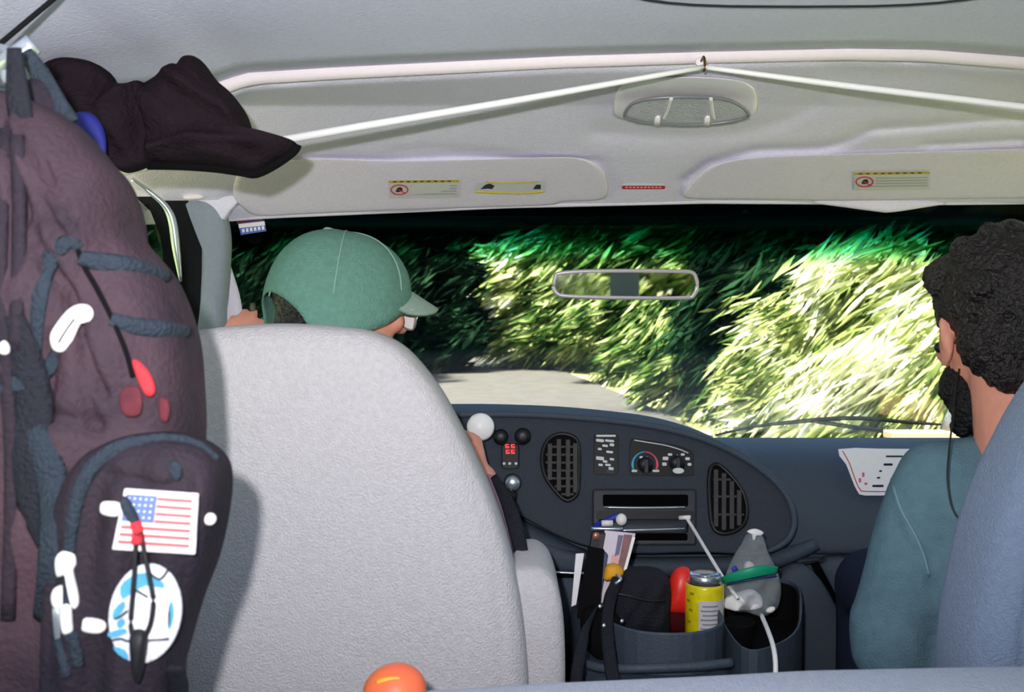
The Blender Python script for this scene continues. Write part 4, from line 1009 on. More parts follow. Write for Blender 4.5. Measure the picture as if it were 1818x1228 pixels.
ts = [('e', nk + Vector((0.04, 0.02, -.15)), (.205, .12, .17)), ('e', nk + Vector((.04, 0.02, -.34)), (.18, .12, .18)), ('t', q(1668, 862), .068, nk + Vector((.20, 0.02, -.065)), .068),
      ('t', nk + Vector((0, .01, .0)), .066, nk + Vector((0.0, 0.01, -.1)), .11), ('t', q(1740, 822), .050, q(1660, 862), .058),
      ('t', q(1652, 878), .064, q(1620, 990), .068), ('t', q(1620, 990), .068, q(1594, 1120), .070), ('t', q(1592, 1110), .070, q(1586, 1150), .060), ('e', q(1640, 1140), (.05, .06, .06)),
      ('t', Rs2, .066, Rs2.lerp(Re2, .7), .064), ('t', q(1700, 900), .09, q(1700, 1200), .085)]
ts_o = blob('t_shirt', ts, M_teal, pa, voxel=0.007, smooth=8, disp=shirt_disp)
tsb = bvh_(ts_o)
def on_s(x, y, l):
    d = (P(x, y, 1.0) - CAM).normalized(); h = tsb.ray_cast(CAM, d); return (h[0].y if h[0] is not None else 1.45) - l
sp = cr([(1586, 862), (1600, 905), (1625, 950), (1640, 985), (1650, 1022)], 4, closed=False)
tube('sleeve_seam', [P(x, y, on_s(x, y, 0.0)) for x, y in sp], .0022, M_teals, ts_o, sm=1, sides=6)
tr_ = [('e', (cxp, 1.50, 0.47), (.18, .135, .11))]
for sx in (-1, 1): tr_ += [('t', (cxp + .09 * sx, 1.52, .47), .093, (cxp + .11 * sx, 1.84, .48), .072), ('t', (cxp + .11 * sx, 1.84, .48), .068, (cxp + .11 * sx, 1.87, .12), .056)]
blob('trousers', tr_, M_jeans, pa, voxel=0.010, smooth=6)
hair = [E(0, -.020, .045, .088, .098, .088), E(0, -.055, -.015, .080, .058, .062), E(-.02, .05, .085, .060, .045, .038), E(.02, .05, .085, .060, .045, .038), E(0, -.070, -.055, .058, .034, .034), E(.06, -.03, .03, .026, .05, .035), E(-.06, -.03, .03, .026, .05, .035)]
r_ = random.Random(5)
for k in range(14):
    a = r_.uniform(0, 2 * PI); b = r_.uniform(-0.15, 1.5); x, y, z = math.cos(a) * math.cos(b), math.sin(a) * math.cos(b), math.sin(b)
    if y > .55 and z < .5: continue
    hair.append(E(x * .082, y * .092 - .02, z * .084 + .045, .022, .022, .020))
blob('hair', hair, M_hair, pa, voxel=0.0042, smooth=1, disp=lambda c: wr_noise(170, .0014, 6)(c) + wr_noise(330, .0016, 7)(c) + wr_noise(60, .0012, 2)(c))
beard = [E(-.045, .030, -.070, .026, .034, .034), E(.045, .030, -.070, .026, .034, .034), E(0, .065, -.095, .040, .028, .032), E(-.040, .01, -.095, .026, .028, .034), E(0, .04, -.115, .045, .03, .025)]
for k in range(8):
    x = r_.uniform(-.07, .07); y = .075 - abs(x) * .9 + r_.uniform(-.01, .02); z = r_.uniform(-.125, -.06); beard.append(E(x, y, z, .016, .016, .016))
blob('beard', beard, M_beard, pa, voxel=0.0042, smooth=1, disp=lambda c: wr_noise(200, .0022, 6)(c) + wr_noise(380, .0016, 7)(c))
ep = tube('earphone', [P(1703, 655, 1.46), P(1697, 690, 1.42), P(1692, 740, 1.38), P(1686, 790, 1.36), P(1682, 850, 1.34), P(1692, 905, 1.33), P(1718, 932, 1.32), P(1745, 945, 1.31)], 0.0013, M_black, pa, sides=6)
ep['label'] = 'thin black earphone cord'
lathe('ear_bud', [(0.0005, -.006), (0.007, -.004), (0.008, 0.002), (0.005, 0.006), (0.0005, .007)], W(-.079, .010, -.018), M_black, ep, axis=(-1, -.4, 0), n=14)

# ------------------------------------------------------------------ console and what lies on it
M_cons = mat('console_plastic', (60, 71, 84), 0.55, spec=0.4, bump=0.2, bscale=300, var=0.05, vscale=120)
cs = thing('centre_console', (0.3, 1.65, 0.0), 'slate engine cover console with cup well and deep bin between the front seats', 'console')
def ringwall(nm, pts, z0, z1, th, m, par, floor=None):
    """upright walls following a closed plan (x, y)"""
    n = len(pts); c = np.mean(np.array(pts), 0); V = []
    ins = [tuple(np.array(p) + (c - np.array(p)) / np.linalg.norm(c - np.array(p)) * th) for p in pts]
    zt = z1 if callable(z1) else (lambda x, y: z1)
    for (x, y) in pts: V.append((x, y, z0))
    for (x, y) in pts: V.append((x, y, zt(x, y)))
    for (x, y) in ins: V.append((x, y, zt(x, y)))
    for (x, y) in ins: V.append((x, y, z0 if floor is None else floor))
    Fc = []
    for r in range(3):
        for i in range(n):
            j = (i + 1) % n; Fc.append((r * n + i, r * n + j, (r + 1) * n + j, (r + 1) * n + i))
    Fc.append(tuple(range(3 * n, 4 * n))); Fc.append(tuple(range(n)))
    return mk(nm, V, Fc, m, par, smooth=False, bevel=0.003)
def plan(x0, x1, y0, y1, r, n=6): return [(p[0], p[1]) for p in rrect(x0, y0, x1, y1, r, n)]
pl = plan(0.11, 0.350, 1.47, 1.98, 0.10)
V = [(x, y, 0) for x, y in pl] + [(x, y, .43) for x, y in pl]; n = len(pl)
mk('cover', V, [tuple(range(n)), tuple(range(2 * n - 1, n - 1, -1))] + [(i, (i + 1) % n, n + (i + 1) % n, n + i) for i in range(n)], M_cons, cs, smooth=False, bevel=0.02, seg=4)
tube('cover_rim', [P(x, y, Y) for x, y, Y in [(1040, 1178, 1.52), (1075, 1186, 1.50), (1140, 1186, 1.48), (1240, 1182, 1.48), (1300, 1176, 1.49)]], 0.007, M_cons, cs, sides=10)
ringwall('cup_well', plan(0.15, 0.345, 1.515, 1.80, 0.09), 0.43, 0.498, 0.006, M_cons, cs, floor=.435)
BP = [tuple(p) for p in cr([(.350, 1.50), (.40, 1.505), (.462, 1.585), (.515, 1.75), (.525, 1.83), (.49, 1.86), (.40, 1.86), (.352, 1.85), (.346, 1.68)], 4)]
ringwall('storage_bin', BP, 0.0, lambda x, y: .482 + (y - 1.5) * .02, 0.005, M_cons, cs, floor=.41)
BL = [(x + (.42 - x) * .06, y + (1.68 - y) * .05) for x, y in BP]
ringwall('bin_liner', BL, 0.412, lambda x, y: .478 + (y - 1.5) * .02, 0.003, M_matte, cs, floor=.414)
# floor of the well is black rubber
tag(None or box('well_mat', 0.18, 0.32, 1.56, 1.76, .436, .440, M_matte, cs))

# yellow can
CY = 1.655; cx = P(1251, 1060, CY).x; topz = P(1251, 1018, CY).z
can = thing('drink_can', (cx, CY, topz - .118), 'yellow soft drink can with white panel standing in the console cup well', 'can')
M_can = mat('can_yellow', (232, 220, 22), 0.32, spec=0.5, coat=0.3, col2=(206, 188, 14), vscale=60)
M_alu = mat('aluminium', (212, 214, 218), 0.25, metal=0.9)
zb = topz - .118
lathe('can_body', [(.024, 0), (.029, .004), (.0325, .012), (.0325, .098), (.0315, .104)], (cx, CY, zb), M_can, can, n=40)
lathe('can_top', [(.0315, .104), (.027, .113), (.0272, .117), (.0255, .118), (.0248, .1145), (.0005, .1142)], (cx, CY, zb), M_alu, can, n=40)
lathe('pull_tab', [(.009, .1145), (.009, .1165), (.0005, .1165)], (cx, CY - .004, zb), M_alu, can, n=16)
def canwrap(nm, a0, a1, z0, z1, m, r=.0329, par=can, N=14):
    V = []; 
    for k in range(N + 1):
        a = math.radians(-90 + a0 + (a1 - a0) * k / N)
        for z in (z0, z1):
            for rr in (r - .0006, r + .0003): V.append((cx + rr * math.cos(a), CY + rr * math.sin(a), zb + z))
    Fc = []
    for k in range(N):
        b = 4 * k; Fc += [(b + 1, b + 5, b + 7, b + 3), (b, b + 2, b + 6, b + 4), (b, b + 4, b + 5, b + 1), (b + 2, b + 3, b + 7, b + 6)]
    Fc += [(0, 1, 3, 2), (4 * N, 4 * N + 2, 4 * N + 3, 4 * N + 1)]
    return mk(nm, V, Fc, m, par, smooth=False)
lbp = canwrap('label_panel', -28, 55, .026, .080, mat('label_white', (196, 196, 200), 0.5, var=0.03, vscale=50))
for r in range(6): canwrap('label_line', -22 + 5 * (r % 2), 48 - 9 * (r % 3), .033 + r * .0075, .0352 + r * .0075, mat('label_ink', (120, 122, 130), 0.6), r=.0333, par=lbp)
for k, (a, z) in enumerate(((-62, .04), (-55, .06), (-65, .075), (-50, .088), (-45, .022))): canwrap('leaf_mark', a - 7, a + 7, z, z + .004, mat('can_olive', (150, 140, 10), 0.5), par=can, N=6)

# red cup
rc = thing('red_bottle', P(1200, 1080, 1.66), 'glossy red plastic bottle top leaning against the yellow can', 'bottle')
pillow('red_shell', [(1182, 1082), (1186, 1050), (1190, 1026), (1200, 1010), (1214, 1005), (1226, 1012), (1230, 1040), (1226, 1084), (1205, 1087)], (1206, 1050), 1.68, 0.024, 0.024, M_red, rc, rings=10, p=2.2)
pillow('dark_bottle', [(1158, 1060), (1166, 1034), (1184, 1020), (1196, 1050), (1200, 1085), (1226, 1088), (1226, 1120), (1175, 1118), (1160, 1090)], (1188, 1078), 1.70, 0.02, 0.02, mat('dark_maroon', (72, 16, 20), 0.35, spec=0.5), rc, rings=8)['label'] = 'dark maroon lower body'
# black camera bag
bg = thing('camera_bag', P(1130, 1070, 1.66), 'black soft camera bag slumped in the console with loose straps', 'bag')
pillow('bag_body', [(1072, 1052), (1088, 1028), (1112, 1012), (1150, 1008), (1180, 1016), (1190, 1040), (1188, 1090), (1182, 1120), (1120, 1122), (1078, 1110), (1068, 1080)], (1130, 1065), 1.68, 0.05, 0.05, M_strap, bg, rings=10, p=2.8, disp=lambda x, y: .003 * math.sin(x / 6 + y / 9))
tube('flap_edge', [P(1082, 1052, 1.625), P(1110, 1056, 1.62), P(1150, 1066, 1.62), P(1180, 1066, 1.625)], .0022, M_black, bg)
tube('carry_strap', [P(1100, 1020, 1.64), P(1085, 1060, 1.60), P(1078, 1110, 1.53), P(1082, 1165, 1.47), P(1090, 1215, 1.44)], .010, M_strap, bg, flat=.25, up=(0, 1, 0))
tube('carry_strap', [P(1060, 1080, 1.60), P(1040, 1120, 1.48), P(1028, 1170, 1.43), P(1022, 1220, 1.42)], .009, M_strap, bg, flat=.3, up=(0, 1, 0))
for (x, y) in ((1065, 1076), (1104, 1102), (1072, 1110), (1074, 1146)):
    lathe('buckle_stud', [(.0035, 0), (.003, .003), (.0005, .003)], P(x, y, 1.50 if y > 1109 else 1.57), M_chrome, bg, axis=(0, -1, .2), n=10)
tube('loose_loop', [P(1095, 1020, 1.60), P(1102, 1028, 1.59), P(1092, 1036, 1.59)], .0028, M_chrome, bg)
pillow('pouch', [(1036, 1082), (1060, 1078), (1095, 1090), (1110, 1120), (1100, 1170), (1070, 1175), (1040, 1150), (1030, 1110)], (1070, 1125), 1.60, .02, .04, M_matte, bg, rings=8)
# papers and binders standing left of the bag
def leaning(nm, quad, Y0, Y1, th, m, label, cat, bevel=.001, tagit=True):
    yf = lambda x, y: Y0 + (Y1 - Y0) * (y - 930) / 160
    o = slab(nm, quad, yf, 0, th, m, None, bevel=bevel); return tag(o, label, cat) if tagit else o
leaning('folded_paper', [(1022, 982), (1037, 981), (1023, 1072), (1014, 1076)], 1.70, 1.66, .004, M_paper, 'white folded paper standing at the outer side of the black notebook', 'paper')
bn = leaning('notebook', [(1044, 968), (1072, 974), (1062, 1100), (1024, 1094)], 1.67, 1.62, .012, M_matte, 'black upright notebook beside the white folded paper', 'notebook')
nb = leaning('planner', [(1070, 974), (1078, 982), (1058, 1098), (1044, 1098)], 1.675, 1.63, .010, M_navy, 'navy blue planner leaning between notebook and glossy brochure', 'planner')
M_foil = mat('brochure_gloss', (208, 196, 212), 0.3, spec=0.5, coat=0.3, var=0.03, vscale=30)
mgz = leaning('brochure', [(1073, 940), (1128, 946), (1112, 1005), (1100, 1030), (1084, 1060), (1058, 1075)], 1.70, 1.67, .005, M_foil, 'glossy lilac and brown brochure standing in front of the radio bay', 'brochure')
yfb = lambda x, y: 1.70 + (1.67 - 1.70) * (y - 930) / 160
slab('printed_photo', [(1097, 948), (1106, 949), (1098, 985), (1090, 990)], yfb, .0045, .006, mat('print_purple', (96, 84, 120), .4), mgz)
slab('printed_photo', [(1107, 947), (1122, 948), (1106, 1012), (1096, 1005)], yfb, .0045, .0062, mat('print_brown', (122, 78, 76), .4, var=.2, vscale=90), mgz)
slab('printed_photo', [(1085, 985), (1098, 976), (1097, 1000), (1084, 1004)], yfb, .0045, .006, mat('print_rose', (220, 160, 160), .4), mgz)
slab('glossy_edge', [(1122, 952), (1127, 952), (1112, 1008), (1106, 1010)], yfb, .0045, .007, M_reflect, mgz)
gc = leaning('phone_case', [(1050, 944), (1074, 944), (1068, 976), (1046, 972)], 1.69, 1.67, .012, M_black, 'small black case with a round brass eyelet above the notebook', 'case')
lathe('eyelet', [(.007, 0), (.006, .004), (.0005, .004)], P(1058, 951, 1.675), mat('copper_stud', (190, 130, 100), .3, metal=.6), gc, axis=(0, -1, 0), n=14)
slab('case_window', [(1052, 958), (1066, 958), (1063, 970), (1050, 968)], 1.675, 0, .003, M_dkgrey, gc)
yb = pillow('yellow_pouch', [(1071, 1018), (1076, 1004), (1092, 1000), (1105, 1008), (1106, 1019), (1092, 1026), (1076, 1030), (1070, 1026)], (1088, 1015), 1.645, .014, .014, mat('amber_cloth', (222, 160, 36), .7, var=.1, vscale=60), rings=7)
tag(yb, 'small amber yellow pouch tucked before the brochure', 'pouch')
# blue-white lighter / pens above
lb_ = thing('pen', P(1085, 922, 1.80), 'blue and white plastic pen lying in the open ashtray of the dash', 'pen')
tube('pen_body', [P(1054, 934, 1.86), P(1078, 924, 1.85), P(1098, 914, 1.85)], [.004, .006, .006], M_blue, lb_)
tube('pen_grip', [P(1068, 929, 1.845), P(1088, 928, 1.845)], .006, M_reflect, lb_, sm=1)
pillow('pen_cap', ell(1103, 922, 10, 11, 16), (1103, 922), 1.84, .010, .010, M_reflect, lb_, rings=6, sm=1, p=2)
st = tube('silver_tube', [P(1050, 938, 1.86), P(1075, 938, 1.855), P(1105, 939, 1.855)], .0045, M_chrome); tag(st, 'thin silver tube lying under the blue pen in the ashtray', 'tube')

# white cable
cb = thing('white_cable', P(1222, 919, 1.89), 'white charging cable running from the dash socket over the console', 'cable')
tube('cord', [P(1220, 921, 1.895), P(1232, 940, 1.86), P(1262, 990, 1.76), P(1290, 1035, 1.69), P(1310, 1062, 1.65)], .0034, M_white, cb)
tube('plug', [P(1206, 919, 1.90), P(1226, 918, 1.89)], .0042, M_white, cb, sm=1)
tube('cord', [P(1352, 1092, 1.60), P(1363, 1118, 1.53), P(1373, 1148, 1.475), P(1377, 1180, 1.45), P(1376, 1225, 1.44)], .0038, M_white, cb)
# plastic bag
pb = thing('zip_bag', P(1340, 1085, 1.68), 'clear plastic zip bag with green seal lying on the console bin', 'bag')
M_film = bpy.data.materials.new('clear_film'); M_film.use_nodes = True
t = M_film.node_tree; pbn = t.nodes['Principled BSDF']; pbn.inputs['Base Color'].default_value = (.62, .70, .74, 1); pbn.inputs['Roughness'].default_value = .12; pbn.inputs['Alpha'].default_value = .34; pbn.inputs['Specular IOR Level'].default_value = .9
nn = t.nodes.new('ShaderNodeTexNoise'); nn.inputs['Scale'].default_value = 60; bp = t.nodes.new('ShaderNodeBump'); bp.inputs['Strength'].default_value = .8; bp.inputs['Distance'].default_value = .01
t.links.new(nn.outputs[0], bp.inputs['Height']); t.links.new(bp.outputs[0], pbn.inputs['Normal'])
wob = lambda x, y: .006 * math.sin(x / 7 + y / 11) + .004 * math.sin(x / 4 - y / 6)
pillow('bag_film', [(1328, 948), (1352, 948), (1360, 972), (1374, 1000), (1384, 1030), (1384, 1060), (1374, 1082), (1350, 1092), (1325, 1085), (1296, 1080), (1284, 1050), (1288, 1024), (1302, 990), (1318, 965)],
       (1338, 1035), 1.69, .035, .03, M_film, pb, rings=10, disp=wob)
tube('green_seal', [P(x, y, Y) for x, y, Y in [(1284, 1030, 1.672), (1305, 1024, 1.655), (1335, 1016, 1.645), (1362, 1012, 1.65), (1380, 1012, 1.66)]], [.0065, .009, .0098, .009, .006], M_green, pb, flat=.25, up=(0, 1, 0))
tube('blue_line', [P(1290, 1038, 1.668), P(1330, 1029, 1.648), P(1378, 1022, 1.655)], .002, M_navy, pb)
pillow('white_tissue', [(1288, 1062), (1310, 1052), (1335, 1046), (1352, 1058), (1352, 1076), (1330, 1082), (1288, 1080)], (1320, 1066), 1.675, .014, .014, M_paper, pb, rings=6, disp=wob)
pillow('white_tissue', [(1322, 1000), (1332, 996), (1340, 1004), (1336, 1014), (1322, 1012)], (1331, 1005), 1.675, .01, .01, M_reflect, pb, rings=5)
pillow('blue_tag', [(1299, 1008), (1306, 1004), (1310, 1012), (1302, 1016)], (1304, 1010), 1.66, .003, .003, M_blue, pb, rings=4)
pillow('bag_tie', [(1326, 943), (1340, 938), (1355, 944), (1352, 950), (1342, 951), (1340, 958), (1336, 958), (1334, 949)], (1340, 946), 1.675, .006, .006, M_white, pb, rings=5)
pillow('bag_tip', ell(1368, 1082, 9, 5, 14, -.4), (1368, 1082), 1.645, .005, .005, M_reflect, pb, rings=4, sm=1)
# black cup in the bin
cu = lathe('black_cup', [(.020, 0), (.026, .07), (.0275, .073), (.0245, .073), (.0185, .006), (.0005, .005)], (P(1310, 1100, 1.62).x, 1.62, .41), M_matte, None, n=28)
tag(cu, 'black cup under the white tissue in the storage bin', 'cup')

# ------------------------------------------------------------------ jacket on the line
def jac(px, py):
    d = 0
    d += .007 * math.sin((px * .5 + py * .9) / 22) + .004 * math.sin((px - py * 1.3) / 19)
    for L, w_, a in (([(245, 160), (265, 220), (258, 290)], 8, -.022), ([(300, 130), (380, 180), (430, 210)], 12, .014), ([(285, 270), (360, 255), (470, 262)], 9, .012), ([(200, 130), (190, 200), (230, 290)], 9, -.012),
                     ([(350, 110), (400, 170), (440, 230)], 8, .012)):
        d += a * math.exp(-(line_d(px, py, L) / w_) ** 2)
    return d
jk = thing('jacket', P(300, 230, 1.33), 'dark plum fleece jacket slung over the white line behind the backpack top', 'jacket')
JL = [(60, 190), (75, 135), (110, 108), (160, 110), (190, 125), (205, 148), (235, 153), (262, 150), (275, 200), (270, 260), (262, 292), (225, 306), (205, 300), (140, 290), (80, 250)]
pillow('sleeve', JL, (175, 210), 1.31, .06, .05, M_jacket, jk, rings=20, disp=jac, p=2.6)
JR = [(240, 160), (262, 152), (290, 134), (310, 117), (325, 117), (332, 104), (346, 102), (360, 110), (382, 140), (410, 165), (435, 200), (446, 232), (450, 246), (478, 243), (505, 247), (526, 254), (515, 272), (480, 290), (455, 305), (420, 300),
      (380, 295), (350, 293), (310, 290), (285, 288), (262, 285), (245, 240)]
pillow('jacket_body', JR, (355, 225), 1.33, .06, .05, M_jacket, jk, rings=20, disp=jac, p=2.6)
tube('cuff_hem', [P(x, y, 1.33) for x, y in [(262, 292), (320, 293), (380, 297), (430, 304), (455, 307), (490, 290), (520, 268), (527, 256)]], .007, M_matte, jk)
bh = tube('blue_strap', [P(128, 215, 1.22), P(150, 222, 1.22), P(168, 245, 1.22), P(178, 285, 1.22)], [.010, .017, .014, .007], mat('royal_blue_strap', (30, 38, 130), .7, var=.1, vscale=50), jk, flat=.4, up=(0, 1, 0)); bh['label'] = 'royal blue strap'

# ------------------------------------------------------------------ backpack
bp_ = thing('backpack', P(150, 1228, .85), 'large faded plum hiking backpack with flag patch hung up beside the driver seat', 'backpack')
def bpd(px, py):
    d = 0.003 * math.sin(px / 23 + py / 60) + .002 * math.sin(py / 31 - px / 40)
    for L, w_, a in (([(55, 190), (40, 400), (45, 620)], 12, -.018), ([(25, 200), (10, 500)], 10, -.010), ([(60, 215), (120, 330), (220, 440)], 14, .010), ([(75, 250), (170, 420)], 9, -.008),
                     ([(150, 470), (180, 520), (200, 580), (240, 690)], 8, -.014), ([(90, 700), (230, 740)], 14, -.008), ([(130, 430), (150, 470)], 10, -.01), ([(300, 470), (340, 640)], 12, .004),
                     ([(62, 190), (150, 350), (240, 460)], 8, -.012), ([(48, 190), (95, 330), (110, 400)], 8, -.013), ([(40, 200), (70, 400), (60, 470)], 7, -.010), ([(205, 620), (225, 740)], 10, -.008), ([(160, 600), (150, 720)], 12, -.007), ([(260, 520), (300, 560)], 10, .005), ([(100, 260), (70, 420), (95, 640)], 22, .006), ([(210, 380), (150, 420), (110, 520)], 14, .006)):
        d += a * math.exp(-(line_d(px, py, L) / w_) ** 2)
    return d
BO = [(x_ - 12, y_) for x_, y_ in [(-150, 330), (-60, 210), (20, 168), (62, 176), (110, 198), (150, 232), (185, 275), (214, 308), (232, 355), (240, 408), (262, 440), (300, 485), (328, 545), (346, 610), (353, 690), (356, 770), (350, 900), (338, 1040),
      (320, 1180), (300, 1330), (180, 1400), (0, 1420), (-160, 1360), (-210, 1000), (-210, 600)]]
pack_ = pillow('pack_body', BO, (90, 780), .84, .075, .10, M_nylon, bp_, rings=44, p=3.2, disp=bpd, sm=5)
def pkd(px, py): return .0025 * math.sin(px / 19 + py / 47) - .006 * math.exp(-(line_d(px, py, [(230, 830), (330, 850)]) / 9) ** 2) + .003 * math.sin(px / 12)
PK = [(x_ - 6, y_) for x_, y_ in [(105, 1320), (100, 1180), (104, 1060), (112, 960), (126, 880), (150, 825), (190, 788), (250, 770), (320, 772), (370, 790), (398, 818), (406, 856), (400, 920), (382, 1000), (352, 1080), (326, 1170), (300, 1260), (270, 1340), (180, 1360)]]
pock_ = pillow('front_pocket', PK, (245, 1030), .775, .045, .05, M_nylond, bp_, rings=26, p=4, disp=pkd, sm=5)
from mathutils.bvhtree import BVHTree
def bvh(*obs):
    vs_ = []; fs_ = []
    for o in obs:
        b0 = len(vs_); vs_ += [tuple(v.co) for v in o.data.vertices]; fs_ += [tuple(b0 + i for i in p.vertices) for p in o.data.polygons]
    return BVHTree.FromPolygons(vs_, fs_)
PACK = bvh(pack_, pock_)
def on_pack(x, y, lift, dflt=.78):
    d = (P(x, y, 1.0) - CAM).normalized(); h = PACK.ray_cast(CAM, d)
    return (h[0].y if h[0] is not None else dflt) - lift
def dens(pts, rs):
    n = len(pts)
    if not isinstance(rs, (list, tuple)): rs = [rs] * n
    q = cr([(p[0], p[1], r) for p, r in zip(pts, rs)], 5, closed=False)
    return [(float(a), float(b)) for a, b, c in q], [float(c) for a, b, c in q]
def web(nm, pts, Y, r, m, fl=.3, par=bp_, hug=True):
    if hug:
        p2, r2 = dens(pts, r); ys = [on_pack(x, y, .0005, Y) for x, y in p2]
        ys = np.convolve(np.pad(ys, 2, 'edge'), np.ones(5) / 5, 'valid')
        return tube(nm, [P(x, y, yy) for (x, y), yy in zip(p2, ys)], r2, m, par, flat=fl, up=(0, 1, 0), sides=8, sm=1)
    return tube(nm, [P(x, y, Y) for x, y in pts], r, m, par, flat=fl, up=(0, 1, 0), sides=8)
web('pocket_piping', [(118, 1100), (122, 990), (132, 905), (152, 845), (195, 802), (250, 783), (310, 780), (352, 790), (385, 815)], .75, [.003, .0045, .0055, .0062, .006, .005, .0045, .004, .003], M_slate, .7)
web('zip_piping', [(62, 690), (64, 580), (74, 500), (94, 450), (122, 430), (142, 440)], .78, [.004, .006, .0075, .0075, .006, .004], M_slate, .35)
web('compression_band', [(140, 458), (180, 466), (240, 476), (298, 494)], .80, [.006, .008, .0085, .006], M_slate, .5)
web('compression_band', [(196, 568), (240, 580), (290, 586), (334, 590)], .80, [.006, .0075, .008, .006], M_slate, .5)
web('zip_line', [(132, 428), (148, 470), (172, 512), (196, 560), (222, 620), (236, 670)], .783, .0022, M_matte, .6)
web('side_strap', [(20, 560), (40, 640), (50, 720), (52, 820), (60, 900), (90, 980)], .765, [.010, .016, .020, .018, .012, .008], M_strap, .3)
web('side_strap', [(0, 690), (40, 676), (80, 655), (100, 632)], .762, [.006, .009, .008, .005], M_slate, .5)
web('side_strap', [(60, 760), (90, 840), (96, 920), (90, 1000), (70, 1100)], .762, [.010, .013, .012, .010, .006], M_slate, .3)
for pts in ([(10, 230), (0, 500), (20, 800), (14, 1100)], [(30, 240), (34, 420), (26, 620)]): web('draw_fold', pts, .775, .006, M_nylond, .7)
# straps up to the rail
web('shoulder_strap', [(25, 85), (28, 130), (34, 190), (45, 240)], .80, [.006, .008, .010, .008], M_strap, .3, hug=False)
web('shoulder_strap', [(44, 92), (70, 130), (98, 180), (125, 220)], .86, [.006, .0085, .009, .009], M_slate, .3, hug=False)
pillow('top_loop', [(-40, 260), (-20, 205), (10, 170), (40, 150), (90, 140), (120, 190), (100, 215), (40, 200), (0, 240)], (45, 185), .87, .02, .02, M_nylond, bp_, rings=8)
# zip pulls and reflectors, flash glare painted as plain white
def bright(nm, outl, c, Y, d=.004, m=M_reflect, par=bp_, lift=.003): return pillow(nm, outl, c, on_pack(c[0], c[1], lift, Y), d, d, m, par, rings=5, sm=3, p=2.5)
zp = bright('zip_pull', [(88, 600), (95, 582), (118, 552), (138, 540), (158, 542), (166, 556), (160, 570), (144, 574), (128, 606), (112, 625), (94, 622)], (124, 580), .745)
tube('pull_slot', [P(x, y, on_pack(124, 580, .0072)) for x, y in [(104, 608), (116, 588), (132, 566)]], .0009, M_slate, zp)
web('pull_cord', [(100, 622), (90, 636), (80, 652)], .748, .0035, M_slate, .8)
rp_ = thing('x', (0, 0, 0), '', ''); bpy.data.objects.remove(rp_)
o = bright('red_tag', [(234, 640), (246, 640), (266, 662), (276, 690), (270, 704), (258, 700), (246, 676)], (255, 672), .755, .004, M_redm); o['label'] = 'bright red fabric tag'
M_rose = mat('faded_red_print', (84, 30, 40), .85, var=.35, vscale=60)
for o_, c_ in (([(216, 690), (240, 684), (252, 700), (250, 735), (225, 740), (212, 720)], (232, 712)), ([(282, 706), (298, 710), (302, 730), (296, 750), (284, 742)], (291, 728))):
    bright('faded_print', o_, c_, .762, .0025, M_rose)
bright('reflector', [(178, 900), (184, 890), (212, 892), (216, 908), (206, 917), (182, 912)], (196, 903), .722)
bright('reflector', ell(373, 921, 11, 11, 12), (373, 921), .745)
bright('reflector', [(146, 1108), (152, 1096), (184, 1102), (188, 1116), (176, 1124), (148, 1120)], (166, 1110), .722)
bright('zip_pull', [(98, 1000), (102, 984), (118, 976), (132, 984), (135, 1002), (130, 1016), (140, 1060), (137, 1080), (128, 1078), (118, 1024), (102, 1024)], (117, 1001), .718)
bright('zip_pull', [(91, 1060), (96, 1044), (112, 1038), (124, 1048), (126, 1072), (112, 1080), (96, 1078)], (108, 1060), .712)
bright('zip_pull', [(108, 1078), (124, 1074), (128, 1104), (128, 1122), (112, 1124)], (118, 1100), .712)
bright('zip_pull', [(94, 1078), (108, 1080), (110, 1140), (100, 1142)], (102, 1110), .716, .003, M_chrome)
web('pull_cord', [(104, 1136), (112, 1168), (118, 1200)], .716, .004, M_slate, .8)
web('pull_cord', [(124, 1122), (134, 1150), (138, 1180)], .716, .005, M_slate, .8)
bright('cord_lock', [(0, 612), (8, 604), (16, 614), (15, 628), (2, 628)], (8, 617), .765)
bright('cord_lock', [(300, 822), (316, 818), (324, 836), (318, 852), (304, 848)], (311, 835), .735, .003, M_slate)
# flag patch: cloth, stripes, canton
FL_ = min(on_pack(x, y, .0015) for x in (205, 250, 300, 345) for y in (875, 920, 968))
fy = lambda x, y: FL_
fq = lambda u, v: (223 - 22 * v + (354 - 6 * v - 223 + 22 * v) * u, 866 + 9 * u + (974 + 4 * u * 0 - 866) * v - 0 * u)
fp = slab('flag_patch', [fq(0, 0), fq(.5, 0), fq(1, 0), fq(1, .5), fq(1, 1), fq(.5, 1), fq(0, 1), fq(0, .5)], fy, 0, .003, mat('flag_white', (232, 226, 230), .85, bump=.4, bscale=300, var=.03, vscale=60), bp_, bevel=.001); fp['label'] = 'white-bordered national flag patch with red stripes'
M_str = mat('flag_red', (214, 92, 98), .85, var=.1, vscale=90); M_can2 = mat('flag_blue', (92, 112, 164), .85, var=.1, vscale=90)
for k in range(7):
    v0 = .10 + k * .122; u0 = .47 if k < 4 else .06
    slab('stripe', [fq(u0, v0), fq(.93, v0), fq(.93, v0 + .055), fq(u0, v0 + .055)], fy, .002, .0038, M_str, fp)
ca = slab('canton', [fq(.05, .08), fq(.46, .08), fq(.46, .52), fq(.05, .52)], fy, .002, .0040, M_can2, fp)
for r in range(4):
    for c_ in range(5):
        u, v = .10 + c_ * .075, .14 + r * .10; slab('star', [fq(u, v - .018), fq(u + .009, v - .004), fq(u + .018, v), fq(u + .009, v + .006), fq(u, v + .02), fq(u - .009, v + .006), fq(u - .018, v), fq(u - .009, v - .004)], fy, .0036, .0044, M_paper, fp)
